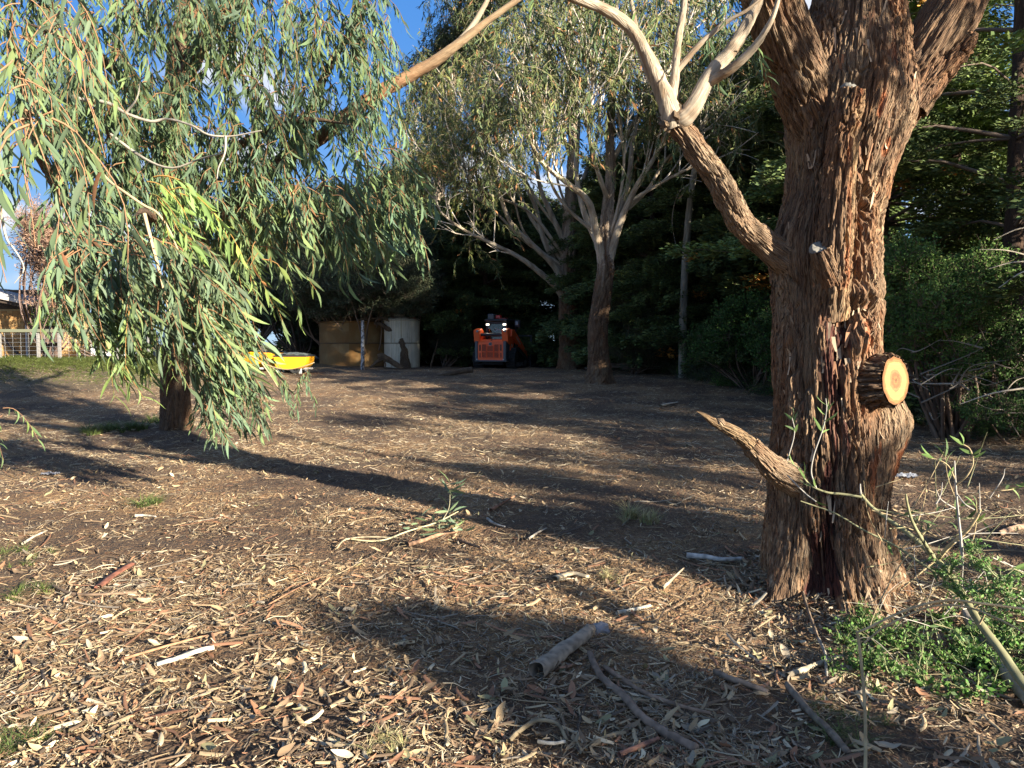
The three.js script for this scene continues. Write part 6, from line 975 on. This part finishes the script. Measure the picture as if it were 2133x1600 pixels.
  for (const [x0, y0, x1, y1, d] of [[2000, 842, 2140, 808, 9.8], [2060, 560, 2160, 545, 10.5], [2080, 600, 2160, 556, 10.2], [2040, 520, 2150, 535, 10.8], [2070, 500, 2160, 470, 10.6]]) { const m = new MB(); tube(m, [[at(x0, y0, d).sub(tb.position), 0.005], [at((x0 + x1) / 2, (y0 + y1) / 2 - 6, d).sub(tb.position), 0.010], [at(x1, y1, d).sub(tb.position), 0.016]], { sides: 6, lump: 0.1, col: () => [0.42, 0.36, 0.27] }); mesh('branch', m.geo(), twigMat, tb); }
}
{
  // sapling with olive stems that sprawls in from the side
  const R = rng(333), root = ground(2180, 1470), t = thing('straggly_sapling', 'straggly leaning sapling with olive-green bare stems across the base of the big trunk', 'sapling', root.clone()), pt = (x, y, d) => at(x, y, d).sub(root);
  const olive = (t2, a, p) => { const k = 0.85 + 0.3 * n3(p.x * 20, p.y * 20, p.z * 20); return [0.235 * k, 0.225 * k, 0.115 * k]; }, greyS = () => [0.36, 0.33, 0.28], tanS = (t2, a, p) => { const k = 0.85 + 0.3 * n3(p.x * 20, p.y * 20, p.z * 20); return [0.42 * k, 0.32 * k, 0.17 * k]; };
  const put = [], lf = [[0.10, 0.16, 0.045], [0.13, 0.19, 0.06], [0.085, 0.13, 0.05]];
  const stem = (pts, r0, r1, col = olive, leafy = 0) => { const m = new MB(), P = pts.map(([x, y, d]) => pt(x, y, d)); tube(m, P.map((p, i) => [p, lerp(r0, r1, i / (P.length - 1))]), { sides: 8, seg: P.length * 7, lump: 0.08, col }); const cv = new THREE.CatmullRomCurve3(P); const lm = new MB(); for (let i = 0; i < leafy; i++) { const u = 0.45 + 0.55 * R(), p = cv.getPoint(u), d = cv.getTangent(u).add(randDir(R).multiplyScalar(0.9)).normalize(), s = d.clone().cross(randDir(R)).normalize(), c = lf[Math.floor(R() * 3)], k = 0.8 + 0.4 * R(); addLeaf(lm, p, d, s, 0.05 + 0.04 * R(), 0.009 + 0.004 * R(), (R() - 0.5) * 0.3, c.map((v) => v * k), 4, 0.2); } const o = mesh('stem', smoothGeo(m), twigMat, t); if (leafy) mesh('leaf_spray', lm.geo(), gumLeaf, t); return o; };
  stem([[2190, 1480, 2.75], [2133, 1425, 2.8], [2080, 1350, 2.9], [2042, 1300, 2.98], [2018, 1260, 3.05], [1985, 1205, 3.12], [1950, 1165, 3.2], [1900, 1118, 3.3], [1850, 1082, 3.4], [1815, 1055, 3.45], [1793, 1030, 3.48]], 0.021, 0.007);
  stem([[1793, 1030, 3.48], [1792, 1018, 3.48], [1792, 1008, 3.48]], 0.005, 0.003, greyS);
  stem([[1795, 1036, 3.47], [1760, 1030, 3.5], [1720, 1025, 3.52], [1685, 1008, 3.54], [1662, 975, 3.55], [1640, 960, 3.55]], 0.007, 0.003, olive, 7);
  stem([[1700, 1016, 3.53], [1690, 985, 3.54], [1695, 950, 3.54], [1715, 890, 3.55], [1722, 850, 3.55], [1720, 830, 3.55]], 0.004, 0.002, greyS, 9);
  stem([[1640, 960, 3.55], [1655, 900, 3.55], [1650, 870, 3.55]], 0.003, 0.002, greyS, 5);
  stem([[1640, 990, 3.6], [1680, 1030, 3.55], [1700, 1045, 3.5]], 0.003, 0.003, greyS, 2);
  stem([[1668, 1044, 3.5], [1740, 1070, 3.45], [1800, 1105, 3.38], [1870, 1140, 3.3], [1920, 1175, 3.2], [1965, 1200, 3.15]], 0.003, 0.007, olive, 6);
  stem([[1950, 1168, 3.2], [1925, 1130, 3.15], [1900, 1085, 3.1], [1890, 1050, 3.08], [1887, 1030, 3.06]], 0.009, 0.004);
  stem([[1950, 1170, 3.2], [1975, 1140, 3.15], [2010, 1110, 3.1], [2030, 1085, 3.08], [2042, 1062, 3.06]], 0.010, 0.005, tanS);
  stem([[2005, 1170, 3.05], [2000, 1110, 3.05], [1994, 1050, 3.05], [1990, 1000, 3.05], [1988, 960, 3.05]], 0.006, 0.003, greyS);
  stem([[1992, 1010, 3.05], [2015, 990, 3.0], [2027, 965, 3.0], [2020, 935, 3.0], [2005, 925, 3.0]], 0.004, 0.002, tanS, 5); stem([[1994, 1030, 3.05], [2010, 1050, 3.0], [2030, 1062, 3.0]], 0.003, 0.002, greyS); stem([[1990, 1000, 3.05], [1975, 970, 3.05], [1955, 958, 3.05], [1940, 955, 3.05]], 0.003, 0.0015, tanS, 4);
  stem([[1990, 1060, 3.05], [1960, 1040, 3.05], [1950, 1020, 3.05]], 0.003, 0.0015, greyS); stem([[1950, 1050, 3.05], [1960, 1030, 3.05], [1963, 1005, 3.05]], 0.003, 0.0015, greyS);
  stem([[1880, 1140, 3.3], [1920, 1110, 3.2], [1980, 1085, 3.1], [2010, 1060, 3.05]], 0.004, 0.002, tanS, 3); stem([[1820, 1060, 3.45], [1860, 1068, 3.4], [1920, 1085, 3.3], [1960, 1110, 3.2]], 0.004, 0.002, olive, 10); stem([[1830, 1260, 3.2], [1850, 1220, 3.2], [1880, 1170, 3.2], [1905, 1140, 3.2]], 0.003, 0.002, tanS);
  stem([[2030, 1265, 3.0], [2070, 1235, 2.95], [2075, 1200, 2.95], [2060, 1180, 2.95]], 0.006, 0.003, tanS, 8); stem([[2010, 1250, 3.05], [1990, 1215, 3.1], [1975, 1190, 3.1]], 0.004, 0.003, olive, 3);
  stem([[2040, 1300, 2.95], [2075, 1240, 2.9], [2100, 1225, 2.9], [2140, 1235, 2.9]], 0.004, 0.002, tanS, 10); stem([[2090, 1190, 2.9], [2110, 1185, 2.9], [2140, 1200, 2.9]], 0.003, 0.002, olive, 12);
  // many fine side shoots, most of them bare
  for (let i = 0; i < 44; i++) { const x = 1800 + R() * 330, y = 1010 + R() * 290, d = 3.35 - (x - 1800) / 330 * 0.4, a = -1.9 + R() * 2.4, l = 40 + R() * 110, k = (R() - 0.5) * 50; stem([[x, y, d], [x + Math.cos(a) * l * 0.5 - k * 0.4, y + Math.sin(a) * l * 0.5 + k * 0.3, d + (R() - 0.5) * 0.1], [x + Math.cos(a) * l, y + Math.sin(a) * l, d + (R() - 0.5) * 0.25]], 0.0026, 0.001, [greyS, tanS, olive][i % 3], i % 4 ? 0 : 4); }
  // bent tan stalks: up, over and down
  const b2 = ground(1800, 1640), t2 = thing('bent_stalk', 'tall tan dead stalk bent over in an arch in front of the big trunk', 'stalk', b2.clone()), p2 = (x, y, d) => at(x, y, d).sub(b2);
  const stalk = (pts, r0, r1, c = tanS) => { const m = new MB(), P = pts.map(([x, y, d]) => p2(x, y, d)); tube(m, P.map((p, i) => [p, lerp(r0, r1, i / (P.length - 1))]), { sides: 8, seg: P.length * 8, lump: 0.07, col: c }); mesh('stem', smoothGeo(m), twigMat, t2); };
  stalk([[1802, 1640, 2.45], [1803, 1560, 2.5], [1802, 1480, 2.55], [1796, 1400, 2.6], [1788, 1330, 2.62], [1785, 1315, 2.62]], 0.0064, 0.0052);
  stalk([[1785, 1318, 2.62], [1815, 1305, 2.62], [1870, 1278, 2.62], [1930, 1258, 2.62], [1985, 1251, 2.6], [2050, 1258, 2.58], [2133, 1268, 2.55], [2230, 1275, 2.5]], 0.0042, 0.005);
  stalk([[1800, 1340, 2.66], [1830, 1315, 2.66], [1890, 1282, 2.66], [1950, 1262, 2.64], [2010, 1264, 2.6], [2070, 1285, 2.55], [2133, 1318, 2.5], [2200, 1360, 2.45]], 0.0034, 0.0036);
  // rough grey log under the sapling
  const lg = stick('fallen_branch', 'thick grey rough branch lying under the leaning sapling stems', 'branch', [[2010, 1300, 0.03], [2040, 1350, 0.03], [2085, 1410, 0.02], [2150, 1480, 0]], 0.026, 0.034, [0.26, 0.23, 0.18], { sides: 14 });
  stick('stick', 'upright dark stick leaning at the hollow of the big trunk', 'stick', [[1660, 1232, 0.10], [1680, 1290, 0.05], [1705, 1345, 0.0]], 0.010, 0.009, [0.20, 0.14, 0.09]);
  stick('stick', 'pale thin wavy stick standing before the low green plant', 'stick', [[1705, 1350, 0.02], [1718, 1380, 0.02], [1722, 1420, 0.0]], 0.009, 0.007, [0.36, 0.32, 0.26]);
  // green seedlings with round leaves
  const seedGeos = [1, 2, 3].map((s) => tuft(900 + s, [[0.10, 0.19, 0.035], [0.075, 0.155, 0.03], [0.13, 0.22, 0.05], [0.16, 0.22, 0.09]], { n: 90, r: 0.11, leaf: 0.021, wid: 0.62, twigs: 8, twigCol: [0.22, 0.24, 0.10], up: 0.35 }));
  const gc = thing('ground_plant', 'low sprawling green plant with small round leaves at the sunny edge below the sapling', 'plant', ground(2020, 1380)), gp = [];
  for (let i = 0; i < 52; i++) { const q = ground(2050 + (R() + R() - 1) * 200, 1375 + (R() + R() - 1) * 100), k = 0.75 + 0.5 * R(); gp.push([q.add(V(0, 0.01 + 0.09 * R() * R(), 0)).sub(gc.position), flat(R, 0.9), 0.45 + 0.8 * R(), [k, k, k]]); }
  for (let i = 0; i < 80; i++) { const q = ground(1780 + R() * 300, 1180 + R() * 260), m = new MB(), a = R() * 6.283, l = 0.12 + 0.34 * R(), o = V(Math.cos(a), 0, Math.sin(a)), up2 = 0.15 + 0.5 * R(); q.sub(gc.position); if (!clearOf(q.x + gc.position.x, q.z + gc.position.z)) continue; const P = [q, q.clone().addScaledVector(o, l * 0.35).add(V(0, l * up2 * 0.7, 0)), q.clone().addScaledVector(o, l * 0.75).add(V(0, l * up2 * (0.7 + 0.5 * R()), (R() - 0.5) * 0.06)), q.clone().addScaledVector(o, l * 1.1).add(V((R() - 0.5) * 0.08, l * up2 * 0.9, 0))]; tube(m, P.map((p, j) => [p, lerp(0.0024, 0.0009, j / 3)]), { sides: 5, seg: 12, lump: 0, cap: false, col: () => [[0.34, 0.27, 0.15], [0.27, 0.27, 0.13], [0.33, 0.30, 0.24]][i % 3] }); mesh('stem', m.geo(), twigMat, gc); } foliage(gc, seedGeos, gumLeaf, gp);
  const gc2 = thing('ground_plant', 'sparse green weed with small leaves straggling before the big trunk', 'plant', ground(1830, 1370)), gp2 = [];
  for (let i = 0; i < 30; i++) { const q = ground(1830 + (R() + R() - 1) * 140, 1370 + (R() + R() - 1) * 90), k = 0.6 + 0.5 * R(); if (!clearOf(q.x, q.z)) continue; gp2.push([q.add(V(0, 0.02 + 0.05 * R(), 0)).sub(gc2.position), flat(R, 0.9), 0.5 + 0.6 * R(), [k, k, k]]); } foliage(gc2, seedGeos, gumLeaf, gp2);
  const gc3 = thing('ground_plant', 'pale green climbing shoots with round leaves beside the sapling stem', 'plant', ground(2030, 1270)), gp3 = [];
  for (const [x, y, d] of [[2025, 1150, 3.0], [2035, 1175, 3.0], [1985, 1190, 3.1], [1970, 1215, 3.1], [2040, 1225, 2.95], [2075, 1215, 2.9], [2095, 1240, 2.9], [2000, 1240, 3.05], [2060, 1275, 2.9], [2115, 1270, 2.85]]) for (let k = 0; k < 2; k++) gp3.push([at(x + (R() - 0.5) * 24, y + (R() - 0.5) * 24, d).sub(gc3.position), flat(R, 0.8), 0.45 + 0.3 * R(), [1.3, 1.25, 1.5]]); foliage(gc3, seedGeos, gumLeaf, gp3);
  // fallen gum twig with its leaves still on, in the sun at the shadow's edge
  const b3 = ground(915, 1100), ft = thing('fallen_gum_twig', 'fallen gum twig with grey-green leaves lying at the edge of the trunk shadow', 'twig', b3.clone()), fp = (x, y, h = 0.02) => ground(x, y).add(V(0, h, 0)).sub(b3);
  const fm = new MB(); tube(fm, [[fp(720, 1128), 0.005], [fp(790, 1134), 0.006], [fp(850, 1118, 0.04), 0.006], [fp(910, 1105, 0.06), 0.005], [fp(955, 1092, 0.10), 0.003]], { sides: 6, lump: 0.1, col: () => [0.42, 0.38, 0.22] }); tube(fm, [[fp(920, 1103, 0.06), 0.004], [fp(935, 1100, 0.16), 0.003], [fp(938, 1100, 0.30), 0.002]], { sides: 5, lump: 0.1, col: () => [0.38, 0.34, 0.22] }); mesh('stem', smoothGeo(fm), twigMat, ft);
  for (let i = 0; i < 46; i++) { const up = i < 16, p = up ? fp(932 + R() * 14, 1100, 0.10 + R() * 0.28) : fp(830 + R() * 140, 1122 - R() * 26, 0.02 + R() * 0.08), d = up ? V((R() - 0.5) * 1.4, -0.2 + R() * 0.9, (R() - 0.5) * 1.4).normalize() : V((R() - 0.5) * 2, (R() - 0.3) * 0.5, (R() - 0.5) * 2).normalize(), m = new MB(), c = GUM[i % 6]; addLeaf(m, p, d, d.clone().cross(randDir(R)).normalize(), 0.10 + R() * 0.07, 0.014 + 0.008 * R(), (R() - 0.5) * 0.5, c.map((v) => v * 1.15), 4, 0.25); mesh('leaf', m.geo(), gumLeaf, ft); }
  // gum leaves that dangle from the thick limb
  const bl = []; const dangling = (cx, cy, rx, ry, d, n) => { for (let i = 0; i < n; i++) bl.push([bt(cx + (R() - 0.5) * 2 * rx, cy + (R() - 0.5) * 2 * ry - 40, d + (R() - 0.5) * 0.5), hang(R, V(0, 0, 0), 0.5), 0.42 + 0.3 * R(), [0.85, 0.95, 0.8]]); };
  dangling(1510, 60, 40, 30, 4.2, 3); dangling(1460, 0, 110, 30, 4.5, 5); dangling(1330, 0, 90, 30, 4.6, 4); dangling(1550, 140, 20, 20, 4.1, 2); dangling(1180, -110, 110, 30, 4.2, 4); dangling(1450, -190, 200, 50, 4.3, 18);
  foliage(bigTree, nearSprays.slice(0, 3), gumLeaf, bl);
}
// ============================================================ TREES OUTSIDE THE FRAME whose shade falls into it
function shadeGum(label, x, z, h, blobs, seed, group) {
  const R = rng(seed), y0 = H(x, z), t = thing('gum_tree', label, 'tree', [x, y0, z], 0, group), m = new MB(), put = [];
  tube(m, [[V(0, -0.2, 0), 0.15], [V(0.05, h * 0.4, 0), 0.12], [V(0, h, 0), 0.05]], { sides: 12, seg: 30, lump: 0.1, col: barkBrown(1.6) });
  for (const [bx, by, bz, r, n, s, fy = 1] of blobs) {
    const c = V(bx - x, by - y0, bz - z); tube(m, [[V(0.03, Math.min(h * 0.6, Math.max(0.3, c.y * 0.55)), 0), 0.06], [c.clone().multiplyScalar(0.6).setY(c.y * 0.85), 0.04], [c, 0.015]], { sides: 6, seg: 10, lump: 0.1, col: barkBrown(1.6) });
    for (let i = 0; i < n; i++) { const q = randDir(R).multiplyScalar(r * Math.cbrt(R())); q.y *= fy; put.push([c.clone().add(q).add(V(0, 0.3 * s, 0)), hang(R, V(0, 0, 0), 0.5), s * (0.8 + 0.4 * R())]); }
  }
  mesh('trunk', smoothGeo(m), roughBark, t); foliage(t, midSprays, farLeaf, put);
}
const toSun = (px, py, t, r, n, s, flatY) => { const p = ground(px, py).addScaledVector(SUN, t); return [p.x, p.y, p.z, r, n, s, flatY]; };   // where a tuft of crown must hang to shade that spot
shadeGum('young gum out of view whose shade falls on the leaf litter in front', 6.6, 2.4, 2.8, [toSun(1040, 1390, 7.2, 0.3, 30, 1, 0.5), toSun(1090, 1400, 7.2, 0.4, 44, 1, 0.55), toSun(1230, 1440, 7.2, 0.4, 44, 1, 0.6), toSun(1390, 1470, 7.2, 0.42, 40, 1, 0.6), toSun(1150, 1370, 7.5, 0.3, 24, 1, 0.4), toSun(1600, 1500, 7, 0.35, 18, 1, 0.6)], 951);
shadeGum('gum out of view beside the clearing whose shade crosses the open earth', 9.9, 0.3, 6, [toSun(1330, 1090, 10.5, 0.5, 44, 1.1, 0.4), toSun(1480, 1100, 10, 0.5, 44, 1.1, 0.4), toSun(1480, 1000, 11.5, 0.5, 40, 1.1, 0.3), toSun(1180, 1010, 13, 0.55, 44, 1.1, 0.35), toSun(1060, 990, 14, 0.55, 40, 1.1, 0.35), toSun(1160, 955, 14.5, 0.6, 34, 1.1, 0.25), toSun(1250, 1130, 9.5, 0.35, 24, 1, 0.4)], 952);
shadeGum('taller gum out of view at the side whose shade reaches mid clearing', 15.2, -2.6, 8, [toSun(1080, 875, 17.5, 0.8, 54, 1.3, 0.25), toSun(1300, 870, 17, 0.8, 54, 1.3, 0.3), toSun(1480, 885, 15.5, 0.8, 54, 1.3, 0.3), toSun(920, 850, 20, 0.9, 50, 1.3, 0.25), toSun(780, 880, 20, 0.6, 30, 1.2, 0.2), toSun(1000, 830, 21, 0.9, 44, 1.3, 0.2)], 953);
{
  // the big tree's own hanging crown, above the picture
  const R = rng(960), put = []; for (const [x, y, z, r, n] of [[4.4, 4.5, -2.2, 0.6, 30], [4.9, 5.3, -2.6, 0.7, 26], [3.2, 6.5, -4.5, 1.2, 30], [1.5, 7.0, -5, 1.4, 30], [0.3, 6.2, -4, 1.0, 20]]) for (let i = 0; i < n; i++) put.push([V(x, y, z).add(randDir(R).multiplyScalar(r * Math.cbrt(R()))).sub(bigTree.position), hang(R, V(0, 0, 0), 0.4), 1.2]);
  foliage(bigTree, midSprays.slice(0, 2), gumLeaf, put);
}
renderer.render(scene, camera);
